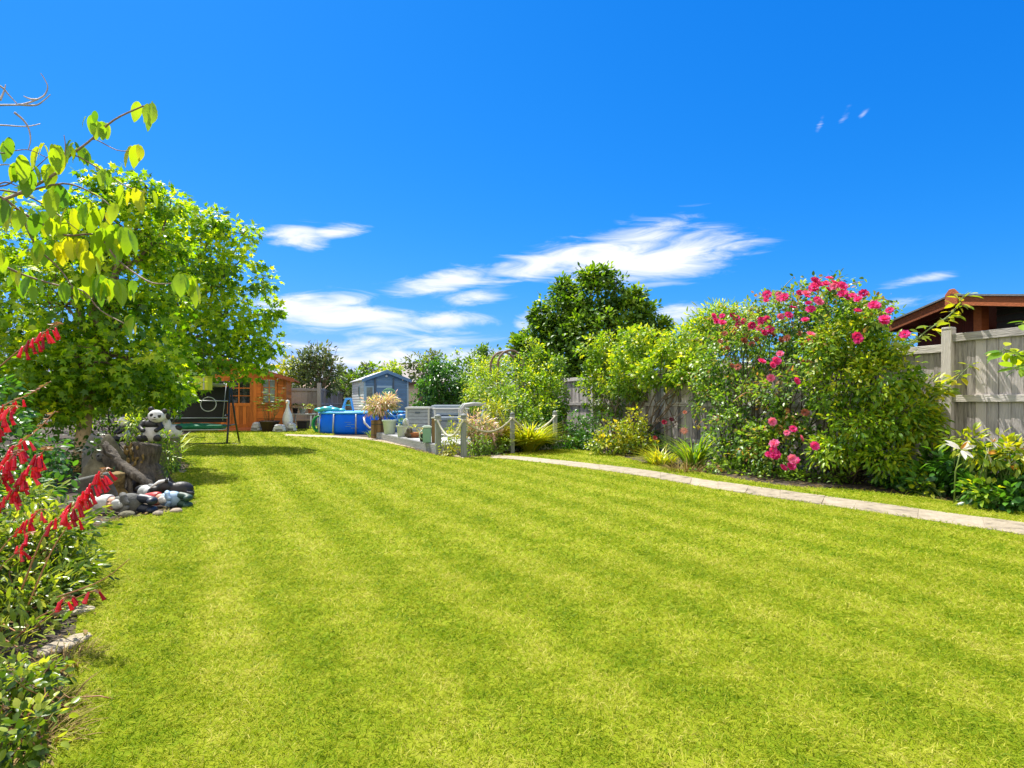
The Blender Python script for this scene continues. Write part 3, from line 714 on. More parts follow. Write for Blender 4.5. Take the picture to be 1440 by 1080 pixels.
# ------------------------------------------------------------------ fences
def fence(root, spans, posts, mats, rails=True, board=0.125, side=1):
    """spans: (x0, x1, z0, z1, rail heights) along the root's local x; side: which local y the rails face"""
    fm, rm, pm = mats
    for x0, x1, z0, z1, rh in spans:
        mb = MB(); x = x0; 
        while x < x1 - 0.01:
            w = min(board, x1 - x)
            rot = Matrix.Rotation(R(2.5 + random.uniform(-1, 1)), 4, 'Z').to_3x3()
            mb.box((x + w / 2, random.uniform(-.002, .003), (z0 + z1) / 2 - 0.012 + random.uniform(-.008, .004)), (w - random.uniform(.004, .011), 0.014, z1 - z0 - 0.03), rot)
            x += w
        mb.box(((x0 + x1) / 2, -side * .022, (z0 + z1) / 2 - .02), (x1 - x0, .012, z1 - z0 - .06), rnd=0.0)
        pan = mb.build('fence_panel', fm, root)
        for h, t in rh:
            MB().box(((x0 + x1) / 2, side * 0.033, h), (x1 - x0 - 0.004, 0.036, t)).build('rail', rm, pan, bevel=.004)
    for x, h, w in posts:
        MB().box((x, side * 0.02, h / 2), (w, 0.10, h)).prism([(x - w / 2 - .004, h + .001), (x + w / 2 + .004, h + .001), (x + w / 2 - .01, h + .03), (x - w / 2 + .01, h + .03)], (side * .02 - .054, side * .02 + .054)).build('post', pm, root, bevel=.006)

FD = Vector((-0.350, 0.937, 0)).normalized(); FA = Vector((5.54, 7.2, 0))
FN = Vector((-FD.y, FD.x, 0))                    # towards the lawn
def on_fence(t, d=0.0, z=0.0): return FA + FD * t + FN * d + Vector((0, 0, z))
rf = thing('wooden_fence', 'tall weathered grey close board fence along the flower bed behind the roses', 'fence', FA, math.atan2(FD.y, FD.x))
xs = [-3.96, -1.98, 0.0, 1.98, 3.96, 5.94, 7.6, 9.29, 11.2, 13.1, 15.0, 16.9, 18.8]
spans, posts = [], []
for a, b in zip(xs[:-1], xs[1:]):
    hi = a < -0.1
    z1 = 1.965 if hi else 1.845
    mid = 1.15 if hi else 1.06
    spans.append((a + .062, b - .062, 0.05, z1, [(z1 - .055, .10), (mid, .085), (.30, .085)]))
for x in xs: posts.append((x, 2.02 if x <= 0 else 1.88, 0.12))
fence(rf, spans, posts, ('fence', 'fence_rail', 'fence_post'))

bf = thing('boundary_fence', 'dark grey board fence with stout rails between the summerhouse and the shed', 'fence', P(449, 599, 26.6) * 1.0, 0)
bf.location = ((449 - CX) / F * 26.6, 26.6, 0)
fence(bf, [(-3.2, -1.64, .05, 1.80, [(1.76, .09), (1.0, .09), (.3, .09)]), (-1.56, -.07, .05, 1.80, [(1.68, .09), (1.03, .09), (.3, .09)])], [(0, 1.98, .17), (-1.6, 1.85, .1), (-3.25, 1.85, .1)],
      ('dark_fence', 'dark_rail', 'dark_fence'), side=-1, board=.14)
bf2 = thing('boundary_fence', 'dark grey board fence running back towards the blue shed', 'fence', ((449 - CX) / F * 26.6, 26.6, 0), math.atan2(.975, -.22))
fence(bf2, [(.12 + 1.9 * k, 1.96 + 1.9 * k, .05, 1.76, [(1.72, .09), (1.02, .09), (.3, .09)]) for k in range(8)], [(2.0 + 1.9 * k, 1.8, .1) for k in range(8)], ('dark_fence', 'dark_rail', 'dark_fence'), side=-1, board=.14)

# ------------------------------------------------------------------ summerhouse
SHX, SHY = (402 - CX) / F * 22.6, 22.6
sh = thing('summerhouse', 'orange stained wooden summerhouse with glazed door and shallow gable roof', 'summerhouse', (SHX, SHY, 0), R(17))
W_, D_, EV, PK = 4.3, 2.8, 2.05, 2.72
def clad(mb, x0, x1, z0, z1, y, thick=.03, h=.135):
    z = z0
    while z < z1 - .005:
        hh = min(h, z1 - z)
        mb.box(((x0 + x1) / 2, y, z + hh / 2), (x1 - x0, thick, hh - .006)); z += h
mb = MB()
DX0, DX1, DT = -2.27, -1.12, 2.06        # door opening
WX0, WX1, WB, WT = -.86, -.36, 1.10, 1.98
clad(mb, DX1 + .05, -.05, .08, WB - .05, 0); clad(mb, DX1 + .05, WX0 - .05, WB - .05, EV, 0); clad(mb, WX1 + .05, -.05, WB - .05, EV, 0)
mb.build('front_wall', 'orange_wood', sh, bevel=.004)
mb = MB(); clad(mb, -W_ + .05, DX0 - .05, .08, EV, 0); mb.build('front_wall', 'orange_wood', sh, bevel=.004)
mb = MB(); clad(mb, .03 - D_, -.03 + 0, .08, EV, 0)
for o_, xx in ((mb, 0.0),):
    pass
mw = MB()
for k in range(15): mw.box((-.012, D_ / 2, .08 + .135 * k + .0675), (.03, D_ - .1, .129))
for k in range(15): mw.box((-W_ + .012, D_ / 2, .08 + .135 * k + .0675), (.03, D_ - .1, .129))
mw.box((-W_ / 2, D_ - .02, EV / 2), (W_ - .1, .03, EV - .1))
mw.build('side_wall', 'orange_wood', sh)
MB().prism([(-W_ + .02, EV), (-.02, EV), (-.02, EV + .02), (-W_ / 2, PK - .09), (-W_ + .02, EV + .02)], (-.013, .013)).build('gable', 'orange_wood', sh)
for x in (-.03, -W_ + .03, DX1 + .0, DX0 - .0):
    MB().box((x, -.012, EV / 2), (.11, .06, EV)).build('corner_post', 'orange_wood_v', sh, bevel=.006)
MB().box((-W_ / 2, -.02, EV + .05), (W_ - .3, .05, .10)).build('lintel', 'orange_wood', sh)
# roof: two slabs with bargeboards
for s in (-1, 1):
    ex = -W_ / 2 + s * (W_ / 2 + .34); ez = EV - .09
    mb = MB(); mb.prism([(-W_ / 2, PK), (ex, ez), (ex, ez + .06), (-W_ / 2, PK + .07)], (-.42, D_ + .2)); r_ = mb.build('roof', 'roof_red', sh)
    mb = MB(); mb.prism([(-W_ / 2, PK - .07), (ex, ez - .07), (ex, ez + .075), (-W_ / 2, PK + .085)], (-.45, -.423)); mb.build('bargeboard', 'roof_red', r_)
# door
dm = MB()
dw = DX1 - DX0 - .11; dx = (DX0 + DX1) / 2
for sx in (-1, 1): dm.box((dx + sx * (dw / 2 - .065), -.02, 1.06), (.13, .045, 1.98))
dm.box((dx, -.02, 1.99), (dw - .26, .045, .12)); dm.box((dx, -.02, 1.02), (dw - .26, .045, .12)); dm.box((dx, -.02, .16), (dw - .26, .045, .18))
for k in range(6): dm.box((dx - dw / 2 + .13 + (dw - .26) * (k + .5) / 6, -.012, .61), ((dw - .26) / 6 - .008, .03, .72))
door = dm.build('door', 'orange_wood_v', sh, bevel=.004)
MB().box((dx, -.008, 1.505), (dw - .26, .012, .85)).build('pane', 'glass_dark', door)
gb = MB(); gb.box((dx, -.022, 1.505), (.035, .03, .85))
for zz in (1.36, 1.66): gb.box((dx, -.0215, zz), (dw - .26, .026, .03))
gb.build('glazing_bar', 'orange_wood_v', door)
MB().tube([(dx - dw / 2 + .07, -.045, 1.14), (dx - dw / 2 + .07, -.08, 1.14), (dx - dw / 2 + .19, -.08, 1.14)], .012).box((dx - dw / 2 + .07, -.047, 1.12), (.04, .01, .2)).build('handle', 'white_metal', door)
wm = MB(); wx = (WX0 + WX1) / 2; ww = WX1 - WX0
for sx in (-1, 1): wm.box((wx + sx * (ww / 2), -.02, (WB + WT) / 2), (.075, .06, WT - WB + .16))
for zz in (WB - .045, WT + .045): wm.box((wx, -.022, zz), (ww - .075, .056, .075))
win = wm.build('window', 'orange_wood_v', sh, bevel=.004)
MB().box((wx, 0, (WB + WT) / 2), (ww, .012, WT - WB)).build('pane', 'glass_grey', win)
gb = MB(); gb.box((wx, -.018, (WB + WT) / 2), (.03, .02, WT - WB))
for k in (1, 2): gb.box((wx, -.0175, WB + (WT - WB) * k / 3), (ww - .08, .018, .026))
gb.build('glazing_bar', 'orange_wood_v', win)
MB().box((dx, -.25, .06), (1.3, .42, .12)).build('step', 'roof_red', sh, bevel=.01)

# ------------------------------------------------------------------ things by the summerhouse
def gpos(px, Y): return Vector(((px - CX) / F * Y, Y, 0))
t = thing('plant_pot', 'dark brown wide pot with a wispy bamboo beside the summerhouse door', 'plant pot', gpos(379, 21.3))
MB().lathe([(.22, 0), (.24, .02), (.34, .36), (.37, .37), (.37, .42), (.33, .42), (.32, .36), (.05, .35)]).build('pot', 'pot_brown', t)
rng = np.random.default_rng(3)
mb = MB(); LP, LA = [], []
for k in range(16):
    a = rng.random() * 6.28; b = (.12 * math.cos(a), .12 * math.sin(a), .34); h = rng.uniform(.7, 1.45); e = (b[0] * 3 + rng.normal() * .1, b[1] * 2, .34 + h)
    w = wig(b, e, 5, .03, rng); mb.tube(w, np.linspace(.010, .003, 5), 4)
    for q in range(9): LP.append(w[2] + (w[4] - w[2]) * rng.random() + np.array(t.location)); LA.append((rng.normal(), rng.normal(), .1))
mb.build('stems', 'l_straw', t)
LP, LA = np.array(LP), np.array(LA, float)
leaves('foliage', 'l_bamboo', 'narrow', LP, LA, norm(rng.normal(size=LP.shape) + [0, 0, 1]), rng.uniform(.12, .24, len(LP)), rng.random(len(LP)) * .6, t)

def sack(loc, d, label, mat='wrap', seed=0):
    rg = random.Random(seed); o = thing('sack', label, 'sack', loc, rg.uniform(-.3, .3)); mb = MB()
    for k in range(3): mb.ell((0, 0, d[2] * (.2 + .28 * k)), (d[0] / 2 * (1 - .12 * k), d[1] / 2 * (1 - .1 * k), d[2] * .24), 14, 8)
    mb.build('bag', mat, o, remesh=.025, disp=.05); MB().box((0, -d[1] / 2 * .9, d[2] * .3), (d[0] * .5, .02, d[2] * .2)).build('label_patch', 'stone_grey', o)
    return o
sack(gpos(361, 21.6), (.46, .35, .36), 'pale grey sack lying at the foot of the summerhouse door step', seed=1)
sack(gpos(393, 21.0), (.5, .35, .30), 'pale grey folded sack beside the dark brown bamboo pot', seed=2)
sack(gpos(410, 21.4), (.42, .35, .34), 'greyish sack below the tall white bird ornament', seed=5)
t = thing('bird_ornament', 'tall white garden bird ornament by the corner of the summerhouse', 'garden ornament', gpos(404.5, 21.7))
MB().lathe([(.10, .02), (.16, .18), (.19, .42), (.16, .64), (.09, .80), (.055, .92), (.05, 1.02), (.075, 1.10), (.06, 1.17), (.01, 1.2)], n=20).build('body', 'white_stone', t)
MB().tube([(0, -.05, 1.10), (0, -.2, 1.07)], [.03, .004]).build('beak', 'f_orange', t); MB().lathe([(.16, 0), (.16, .03), (.09, .04)]).build('base', 'stone_grey', t)
# potting table with pots on it
t = thing('garden_table', 'small weathered white table loaded with pots by the dark fence', 'table', gpos(426, 23.6))
MB().box((0, 0, .62), (.95, .5, .05)).build('table_top', 'pale_lid', t, bevel=.008)
for sx in (-1, 1):
    for sy in (-1, 1): MB().tube([(sx * .38, sy * .19, 0), (sx * .40, sy * .19, .6)], [.025, .03], 8).build('leg', 'white_metal', t)
TT = gpos(426, 23.6)
for k, (dx_, r_, h_, m_, lb) in enumerate([(-.32, .11, .20, 'black_stone', 'small black pot with a leafy seedling on the white potting table'), (-.02, .13, .17, 'pot_grey', 'shallow grey pot of trailing plants in the middle of the potting table'), (.3, .10, .18, 'terracotta', 'terracotta pot with pale leaves at the end of the potting table')]):
    o = thing('flower_pot', lb, 'flower pot', TT + Vector((dx_, 0, .646)), 0, 'pots on the potting table')
    MB().lathe([(r_ * .7, 0), (r_, h_), (r_ * 1.1, h_), (r_ * 1.1, h_ + .02), (r_ * .9, h_ + .02), (.01, h_)]).build('pot', m_, o)
    n = 70; q = norm(np.random.default_rng(k).normal(size=(n, 3))) * [1, 1, .7]; c = np.array(o.location) + [0, 0, h_ + .09]
    leaves('foliage', ('l_dark', 'l_mid', 'l_varieg')[k], 'oval', c + q * r_ * 1.1, q, q + [0, 0, 1], np.full(n, .08), np.random.default_rng(k).random(n), o)
o = thing('flower_pot', 'dark square planter standing beneath the potting table', 'flower pot', TT + Vector((.05, -.1, 0)), 0, 'pots on the potting table')
MB().box((0, 0, .15), (.4, .3, .30)).box((0, 0, .31), (.44, .34, .03)).build('pot', 'black_stone', o, bevel=.01); MB().box((0, 0, .328), (.38, .28, .01)).build('soil', 'soil_pot', o)
t = thing('hose_reel', 'round bright green hose reel standing against the blue pool', 'hose reel', gpos(451, 20.6))
mb = MB()
for k in range(5):
    a = [Vector((.27 * math.cos(i * .314) * (1 - .04 * (k % 2)), -.1 + .05 * k, .32 + .30 * math.sin(i * .314))) for i in range(20)]; mb.tube(a, .026, 6, True)
mb.build('hose', 'lime_plastic', t); MB().tube([(0, -.14, .32), (0, .14, .32)], .07, 10).build('drum', 'lime_plastic', t); MB().tube([(-.2, 0, 0), (0, 0, .34), (.2, 0, 0)], .018).build('stand', 'dark_metal', t)

# ------------------------------------------------------------------ swing seat
SW = gpos(280, 15.4); SA = R(14)
t = thing('swing_seat', 'dark framed garden swing seat with black back and green cushion', 'swing seat', SW, SA)
hw = .80
for sx in (-1, 1):
    x = sx * hw
    MB().tube([(x + sx * .05, -.72, 0), (x + sx * .02, -.42, .52), (x - sx * .05, .0, 1.55), (x - sx * .06, .06, 1.66)], .026, 8).build('leg', 'dark_metal', t)
    MB().tube([(x + sx * .05, .72, 0), (x + sx * .02, .44, .52), (x - sx * .06, .08, 1.66)], .026, 8).build('leg', 'dark_metal', t)
    MB().tube([(x, -.46, .48), (x, .48, .48)], .02, 8).build('side_bar', 'dark_metal', t)
    MB().tube([(x - sx * .12, -.02, 1.62), (x - sx * .16, -.25, .62)], .008, 6).build('hanger', 'grey_metal', t)
MB().tube([(-hw + .06, .06, 1.66), (hw - .06, .06, 1.66)], .026, 8).build('top_bar', 'dark_metal', t)
MB().tube([(hw + .05, -.72, .012), (hw + .42, -.98, .012)], .018, 8).build('foot_brace', 'dark_metal', t)
MB().tube([(-hw - .05, -.70, .03), (hw + .05, -.70, .03)], .014, 8).build('ground_bar', 'dark_metal', t)
mb = MB(); nu, nv = 12, 12
vs = [(-.68 + 1.36 * i / nu, -.02 + .26 * (j / nv) - .05 * math.sin(math.pi * j / nv) + .02 * math.sin(i * 1.3) * math.sin(j * .9), .56 + .98 * j / nv) for j in range(nv + 1) for i in range(nu + 1)]
vs2 = [(a, b + .035, c) for a, b, c in vs]; k = len(vs)
fs = [(j * (nu + 1) + i, j * (nu + 1) + i + 1, (j + 1) * (nu + 1) + i + 1, (j + 1) * (nu + 1) + i) for j in range(nv) for i in range(nu)]
mb.add(vs, fs, True, .4); mb.add(vs2, [f[::-1] for f in fs], True, .4); mb.build('backrest', 'black_fabric', t)
for z in (.68, 1.14): MB().tube([(-.74, -.11 + (z - .56) * .26, z), (.0, -.125 + (z - .56) * .26, z + .005), (.74, -.11 + (z - .56) * .26, z)], .016, 8).build('cross_bar', 'grey_metal', t)
mb = MB(); mb.ell((0, -.34, .47), (.74, .32, .085), 24, 10); mb.box((0, -.34, .46), (1.42, .58, .10)); mb.build('seat_cushion', 'green_cushion', t, remesh=.025)
MB().box((0, -.34, .385), (1.4, .56, .03)).build('seat_frame', 'grey_metal', t, bevel=.008)
mb = MB(); rg = random.Random(4)
for k in range(5): mb.ell((-.55 + .25 * k, .1 + rg.uniform(-.05, .05), 1.60 + rg.uniform(-.03, .06)), (.2, .14, .07), 12, 6)
cv = mb.build('folded_canopy', 'pale_lid', t, remesh=.03, disp=.05)
for sx in (-1, 1):
    MB().tube([(sx * .76, -.58, .74), (sx * .76, -.3, .76), (sx * .73, .05, .80)], .02, 8).build('armrest', 'dark_metal', t)
t = thing('hoop', 'white plastic hoop hanging against the black swing seat back', 'hoop', SW + Matrix.Rotation(SA, 3, 'Z') @ Vector((.28, -.20, .0)), SA)
MB().tube([(.19 * math.cos(k * .2618), .16 * (.19 * math.sin(k * .2618)), 1.055 + .19 * math.sin(k * .2618)) for k in range(24)], .012, 8, True).build('ring', 'white_metal', t)

# ------------------------------------------------------------------ pool
PL = Vector(((509 - CX) / F * 21.1, 21.1, 0)); PR, PH = 1.50, .76
t = thing('paddling_pool', 'round blue frame pool with grey legs in front of the shed', 'pool', PL)
MB().lathe([(PR, 0.0), (PR + .04, .10), (PR + .05, .34), (PR + .01, .62), (PR - .01, .70), (PR - .05, .70), (PR - .05, .58), (.05, .57)], n=48).build('wall', 'pool_blue', t)
MB().tube([((PR) * math.cos(k * 2 * math.pi / 40), PR * math.sin(k * 2 * math.pi / 40), .735) for k in range(40)], .042, 8, True).build('top_rail', 'pool_pale', t)
MB().lathe([(PR - .03, .74), (PR - .06, .768), (PR * .5, .755), (.02, .745)], n=40).build('cover', 'pool_pale', t)
for k in range(12):
    a = 2 * math.pi * k / 12 + .13; c, s = math.cos(a), math.sin(a)
    MB().tube([(PR * 1.03 * c, PR * 1.03 * s, .70), (PR * 1.055 * c, PR * 1.055 * s, .35), (PR * 1.06 * c, PR * 1.06 * s, .01)], .028, 8).build('leg', 'grey_metal', t)
mb = MB()
for i, (az_, z, ln) in enumerate([(-96, .42, .22), (-93, .35, .30), (-95, .28, .18), (-88, .22, .24)]):
    for q in range(6):
        a = R(az_ + q * ln * 6); mb.box((1.556 * math.cos(a), 1.556 * math.sin(a), z), (.05, .006, .018), Matrix.Rotation(a + math.pi / 2, 3, 'Z'))
mb.build('printed_notice', 'pool_mark', t)
MB().tube([(.45, -1.50, .60), (.52, -1.62, .40), (.70, -1.66, .22), (.90, -1.52, .30), (.98, -1.40, .52)], .038, 8).build('filter_hose', 'white_metal', t)
MB().lathe([(.14, 0), (.14, .3), (.11, .36), (.05, .37)], (1.12, -1.32, 0), 16).build('filter_pump', 'grey_metal', t)
def inflat(name, label, c, parts_, mat):
    o = thing(name, label, 'pool toy', c); mb = MB()
    for p, r in parts_: mb.ell(p, r, 12, 8)
    mb.build('body', mat, o, remesh=.03); return o
o = inflat('pool_toy', 'teal inflatable pool toy lying slumped over the pool edge', PL + Vector((-1.0, -.95, .78)), [((-.25, 0, .06), (.2, .14, .08)), ((0, -.03, .09), (.22, .16, .1)), ((.26, .02, .07), (.2, .15, .08)), ((.5, .05, .05), (.18, .1, .06))], 'teal')
MB().tube([(-.1, .14, .12), (.1, .16, .2), (.3, .1, .12)], .02).build('handle', 'sky_blue_plastic', o)
o = thing('pool_slide', 'light blue plastic slide standing up at the back of the pool', 'pool slide', PL + Vector((-.42, -.45, .765)), R(10))
MB().prism([(-.22, 0), (-.13, 0), (-.02, .42), (.10, .46), (.20, .02), (.25, .02), (.16, .5), (-.06, .5)], (-.09, .09)).build('chute', 'sky_blue_plastic', o, bevel=.01); MB().box((.02, 0, .24), (.2, .14, .03)).build('step', 'teal', o)
o = thing('folded_towel', 'rumpled white towel resting on the pool cover', 'towel', PL + Vector((-.75, -.5, .765)))
mb = MB()
for k in range(4): mb.ell((-.12 + .09 * k, .03 * (k % 2), .05), (.1, .1, .06 + .02 * (k % 2)), 10, 6)
mb.build('cloth', 'white_stone', o, remesh=.02, disp=.04)

# ------------------------------------------------------------------ shed
S0 = Vector(((512 - CX) / 32.0, 25.0, 0))
t = thing('garden_shed', 'blue grey garden shed with pale gable roof behind the pool', 'shed', S0, math.atan2(.40, .917))
SWD, SDP, SE, SP = 1.95, 3.6, 2.14, 2.50
mb = MB(); z = .06
while z < SE: mb.box((SWD / 2, 0, z + .06), (SWD - .06, .024, .115), Matrix.Rotation(R(-4), 3, 'X')); z += .12
mb.prism([(.02, SE), (SWD - .02, SE), (SWD / 2, SP - .03)], (-.01, .012)); mb.build('front_wall', 'shed_blue', t)
mb = MB(); z = .06
while z < SE - .04: mb.box((0, SDP / 2, z + .06), (.024, SDP - .04, .115), Matrix.Rotation(R(4), 3, 'Y')); mb.box((SWD, SDP / 2, z + .06), (.024, SDP - .04, .115)); z += .12
mb.box((SWD / 2, SDP - .02, SE / 2), (SWD - .06, .03, SE)); mb.build('side_wall', 'shed_side', t)
for s in (-1, 1):
    ex = SWD / 2 + s * (SWD / 2 + .12); ez = SE - .06
    MB().prism([(SWD / 2, SP), (ex, ez), (ex, ez + .04), (SWD / 2, SP + .045)], (-.16, SDP + .12)).build('roof', 'shed_roof', t)
    MB().prism([(SWD / 2, SP - .10), (ex, ez - .09), (ex, ez + .05), (SWD / 2, SP + .055)], (-.185, -.162)).build('bargeboard', 'shed_blue', t)
for x in (0.02, SWD - .02): MB().box((x, -.03, SE / 2), (.07, .04, SE)).build('corner_strip', 'shed_trim', t)
for x, w in ((.47, .08), (1.28, .05)): MB().box((x, -.045, 1.1), (w, .05, 2.2)).build('dark_strip', 'shed_dark', t)
d = MB().box((.88, -.035, 1.02), (.70, .03, 1.92)).build('door', 'shed_blue', t)
db = MB()
for zz in (.25, 1.0, 1.8): db.box((.88, -.058, zz), (.68, .016, .09))
db.build('ledge', 'shed_trim', d); MB().box((.62, -.075, 1.05), (.05, .02, .14)).build('handle', 'shed_dark', d)
w = MB().box((.23, -.04, 1.35), (.36, .03, .95)).build('window', 'shed_trim', t); MB().box((.23, -.052, 1.35), (.26, .02, .84)).build('pane', 'glass_grey', w)
w = MB().box((-.03, 1.2, 1.62), (.03, .26, .48)).build('window', 'shed_trim', t); MB().box((-.042, 1.2, 1.62), (.02, .17, .38)).build('pane', 'glass_dark', w)
MB().ell((SWD / 2, -.03, SE + .14), (.05, .03, .05)).build('lamp', 'white_metal', t)
MB().ell((SWD - .25, -.03, SE - .02), (.04, .03, .05)).build('lamp', 'white_metal', t)

# round mesh screen and tall wooden planter by the deck
t = thing('round_trellis', 'round pale green wire trellis on a post in front of the shed', 'trellis', gpos(547, 19.4))
mb = MB()
for k in range(7): mb.tube([(-.2 + .2 * k / 3 - .0, .0, 1.33 - math.sqrt(max(0, .24 ** 2 - (-.2 + .2 * k / 3) ** 2))), (-.2 + .2 * k / 3, 0, 1.33 + math.sqrt(max(0, .24 ** 2 - (-.2 + .2 * k / 3) ** 2)))], .008, 5)
for k in range(7): mb.tube([(-math.sqrt(max(0, .24 ** 2 - (-.2 + .2 * k / 3) ** 2)), .01, 1.13 + .2 * k / 3), (math.sqrt(max(0, .24 ** 2 - (-.2 + .2 * k / 3) ** 2)), .01, 1.13 + .2 * k / 3)], .008, 5)
mb.build('mesh', 'mesh_green', t); MB().tube([(.25 * math.cos(k * .2618), 0, 1.33 + .25 * math.sin(k * .2618)) for k in range(24)], .014, 6, True).build('rim', 'mesh_green', t)
MB().tube([(0, .02, 0), (0, .02, 1.1)], .016).build('post', 'mesh_green', t)

# ------------------------------------------------------------------ deck
DR, DL = Vector((-1.60, 12.15, 0)), Vector((-4.05, 17.1, 0))
dd = (DL - DR).normalized(); dn = Vector((dd.y, -dd.x, 0))       # along the front edge, and away from the lawn
t = thing('deck', 'low pale grey timber deck with pots along its front edge', 'deck', DR, math.atan2(dd.y, dd.x))
LEN, DEP, DZ = (DL - DR).length, 3.2, .20
mb = MB(); k = 0
while k * .145 < DEP: mb.box((LEN / 2, -.072 - k * .145, DZ - .014), (LEN, .139, .028)); k += 1
mb.build('boards', 'deck', t, bevel=.003)
MB().box((LEN / 2, .012, DZ / 2 - .006), (LEN + .03, .024, DZ - .012)).build('fascia', 'deck', t, bevel=.004)
MB().box((-.012, -DEP / 2, DZ / 2 - .006), (.024, DEP, DZ - .012)).build('fascia', 'deck', t, bevel=.004)
def on_deck(px, Y): return Vector(((px - CX) / F * Y, Y, DZ + .001))

def pot(name, label, loc, r, h, mat, square=False, soil=True, group=None):
    o = thing(name, label, 'plant pot', loc, 0, group)
    n = 4 if square else 28
    MB().lathe([(r * .72, 0), (r * .74, .01), (r * .95, h * .88), (r * 1.06, h * .885), (r * 1.06, h), (r * .94, h), (r * .9, h * .9), (.01, h * .89)], n=n, smooth=not square).build('pot', mat, o, bevel=.004)
    if soil: MB().lathe([(r * .9, h * .9), (.01, h * .92)], n=16).build('soil', 'soil_pot', o)
    return o
pot('plant_pot', 'large pale sage green tub at the corner of the deck', on_deck(548, 16.3), .205, .40, 'pot_sage')
o = pot('plant_pot', 'smaller pale grey square tub with a seedling on the deck edge', on_deck(565.5, 15.0), .155, .29, 'pot_grey')
q = norm(np.random.default_rng(2).normal(size=(40, 3))); c = np.array(o.location) + [0, 0, .36]
leaves('foliage', 'l_mid', 'oval', c + q * .09, q, q + [0, 0, 1], np.full(40, .07), np.random.default_rng(2).random(40), o)
MB().ell((.09, .05, .36), (.09, .09, .12)).build('pebble', 'pale_lid', o)
t = thing('watering_can', 'blue plastic watering can with long spout behind the sage tub', 'watering can', on_deck(561, 16.0) + Vector((.05, .3, .0)), R(160))
mb = MB().lathe([(.13, .27), (.14, .29), (.15, .52), (.12, .56), (.05, .57)], n=20); mb.build('body', 'can_blue', t)
MB().tube([(.12, 0, .34), (.28, 0, .48), (.46, 0, .62)], [.03, .022, .018], 8).tube([(.46, 0, .62), (.50, 0, .65)], [.02, .055], 10).build('spout', 'can_blue', t)
MB().tube([(-.14, 0, .34), (-.26, 0, .46), (-.2, 0, .60), (-.02, 0, .64), (.08, 0, .56)], .018, 8).build('handle', 'can_blue', t)
MB().lathe([(.15, 0), (.15, .27), (.13, .27)], n=20).build('base', 'stone_grey', t)
t = thing('tray', 'blue plastic tray propped level above the pool edge', 'tray', on_deck(555, 17.3) + Vector((.0, .35, 0)), R(5))
MB().box((0, 0, .47), (.62, .35, .05)).box((-.28, 0, .505), (.05, .33, .02)).build('board', 'can_blue', t, bevel=.012)
for sx in (-.25, .25): MB().tube([(sx, .1, 0), (sx, .1, .445)], .02).build('leg', 'grey_metal', t)

t = thing('tall_planter', 'mossy wooden barrel planter holding the pink leaved willow', 'planter', gpos(533, 17.35))
mb = MB()
for k in range(14):
    a = 2 * math.pi * k / 14; mb.box((.22 * math.cos(a), .22 * math.sin(a), .28), (.03, .096, .56), Matrix.Rotation(a, 3, 'Z'))
mb.build('staves', M['brown_post'], t); MB().lathe([(.205, .48), (.01, .5)], n=14).build('soil', 'soil_pot', t)
for z in (.12, .44): MB().tube([(.24 * math.cos(k * .3142), .24 * math.sin(k * .3142), z) for k in range(20)], .01, 5, True).build('hoop', 'dark_metal', t)

# garden furniture on the deck
t = thing('storage_box', 'slate grey slatted storage box with pale lid on the deck', 'storage box', on_deck(591, 15.9), R(-8))
mb = MB()
for k in range(7): mb.box((0, -.22, .07 + .1 * k), (.62, .03, .092), Matrix.Rotation(R(-6), 3, 'X')); mb.box((0, .22, .07 + .1 * k), (.62, .03, .092))
for sx in (-1, 1):
    for k in range(7): mb.box((sx * .30, 0, .07 + .1 * k), (.03, .42, .092))
mb.build('body', 'rattan', t)
for sx in (-1, 1): MB().box((sx * .315, -.235, .36), (.05, .05, .72)).build('corner_post', 'pale_lid', t)
MB().box((0, 0, .74), (.72, .56, .035)).box((0, 0, .77), (.64, .48, .025)).build('lid', 'pale_lid', t, bevel=.01)
MB().box((0, -.25, .62), (.14, .012, .04)).build('handle', 'shed_dark', t)
t = thing('patio_table', 'grey garden table with pale top at the back of the deck', 'table', on_deck(634, 15.6) + Vector((0, 0, 0)), R(6))
MB().box((0, 0, .73), (1.0, .6, .03)).build('table_top', 'pale_lid', t, bevel=.008)
for sx in (-1, 1):
    for sy in (-1, 1): MB().box((sx * .43, sy * .24, .355), (.05, .05, .71)).build('leg', 'grey_metal', t)
MB().box((0, .24, .66), (.82, .03, .08)).box((0, -.24, .66), (.82, .03, .08)).build('apron', 'rattan', t)
t = thing('garden_sofa', 'slate grey rattan sofa with sloping pale blue back cushion', 'sofa', on_deck(634, 16.9), R(4))
MB().box((0, 0, .2), (1.2, .7, .3)).build('base', 'rattan', t, bevel=.03)
MB().box((0, .3, .58), (1.2, .14, .46), Matrix.Rotation(R(-10), 3, 'X')).build('backrest', 'rattan', t, bevel=.03)
MB().box((-.02, .16, .66), (1.05, .14, .34), Matrix.Rotation(R(-18), 3, 'X')).build('back_cushion', 'grey_cushion', t, bevel=.05)
MB().box((0, -.05, .42), (1.05, .56, .12)).build('seat_cushion', 'grey_cushion', t, bevel=.04)
for sx in (-1, 1): MB().box((sx * .62, 0, .32), (.1, .7, .5)).build('armrest', 'rattan', t, bevel=.03)
t = thing('garden_chair', 'grey garden chair with thick rounded tubular arms beside the rope fence', 'chair', on_deck(665, 14.2) + Vector((0, 0, 0)), R(10))
for sy in (-.26, .26): MB().tube([(-.30, sy, 0), (-.30, sy, .45), (-.29, sy, .72), (-.22, sy, .83), (.0, sy, .86), (.28, sy, .85), (.34, sy, .78), (.34, sy, 0)], .046, 10).build('arm', 'stone_pale', t)
MB().box((.02, 0, .42), (.58, .44, .07)).build('seat', 'rattan', t, bevel=.02)
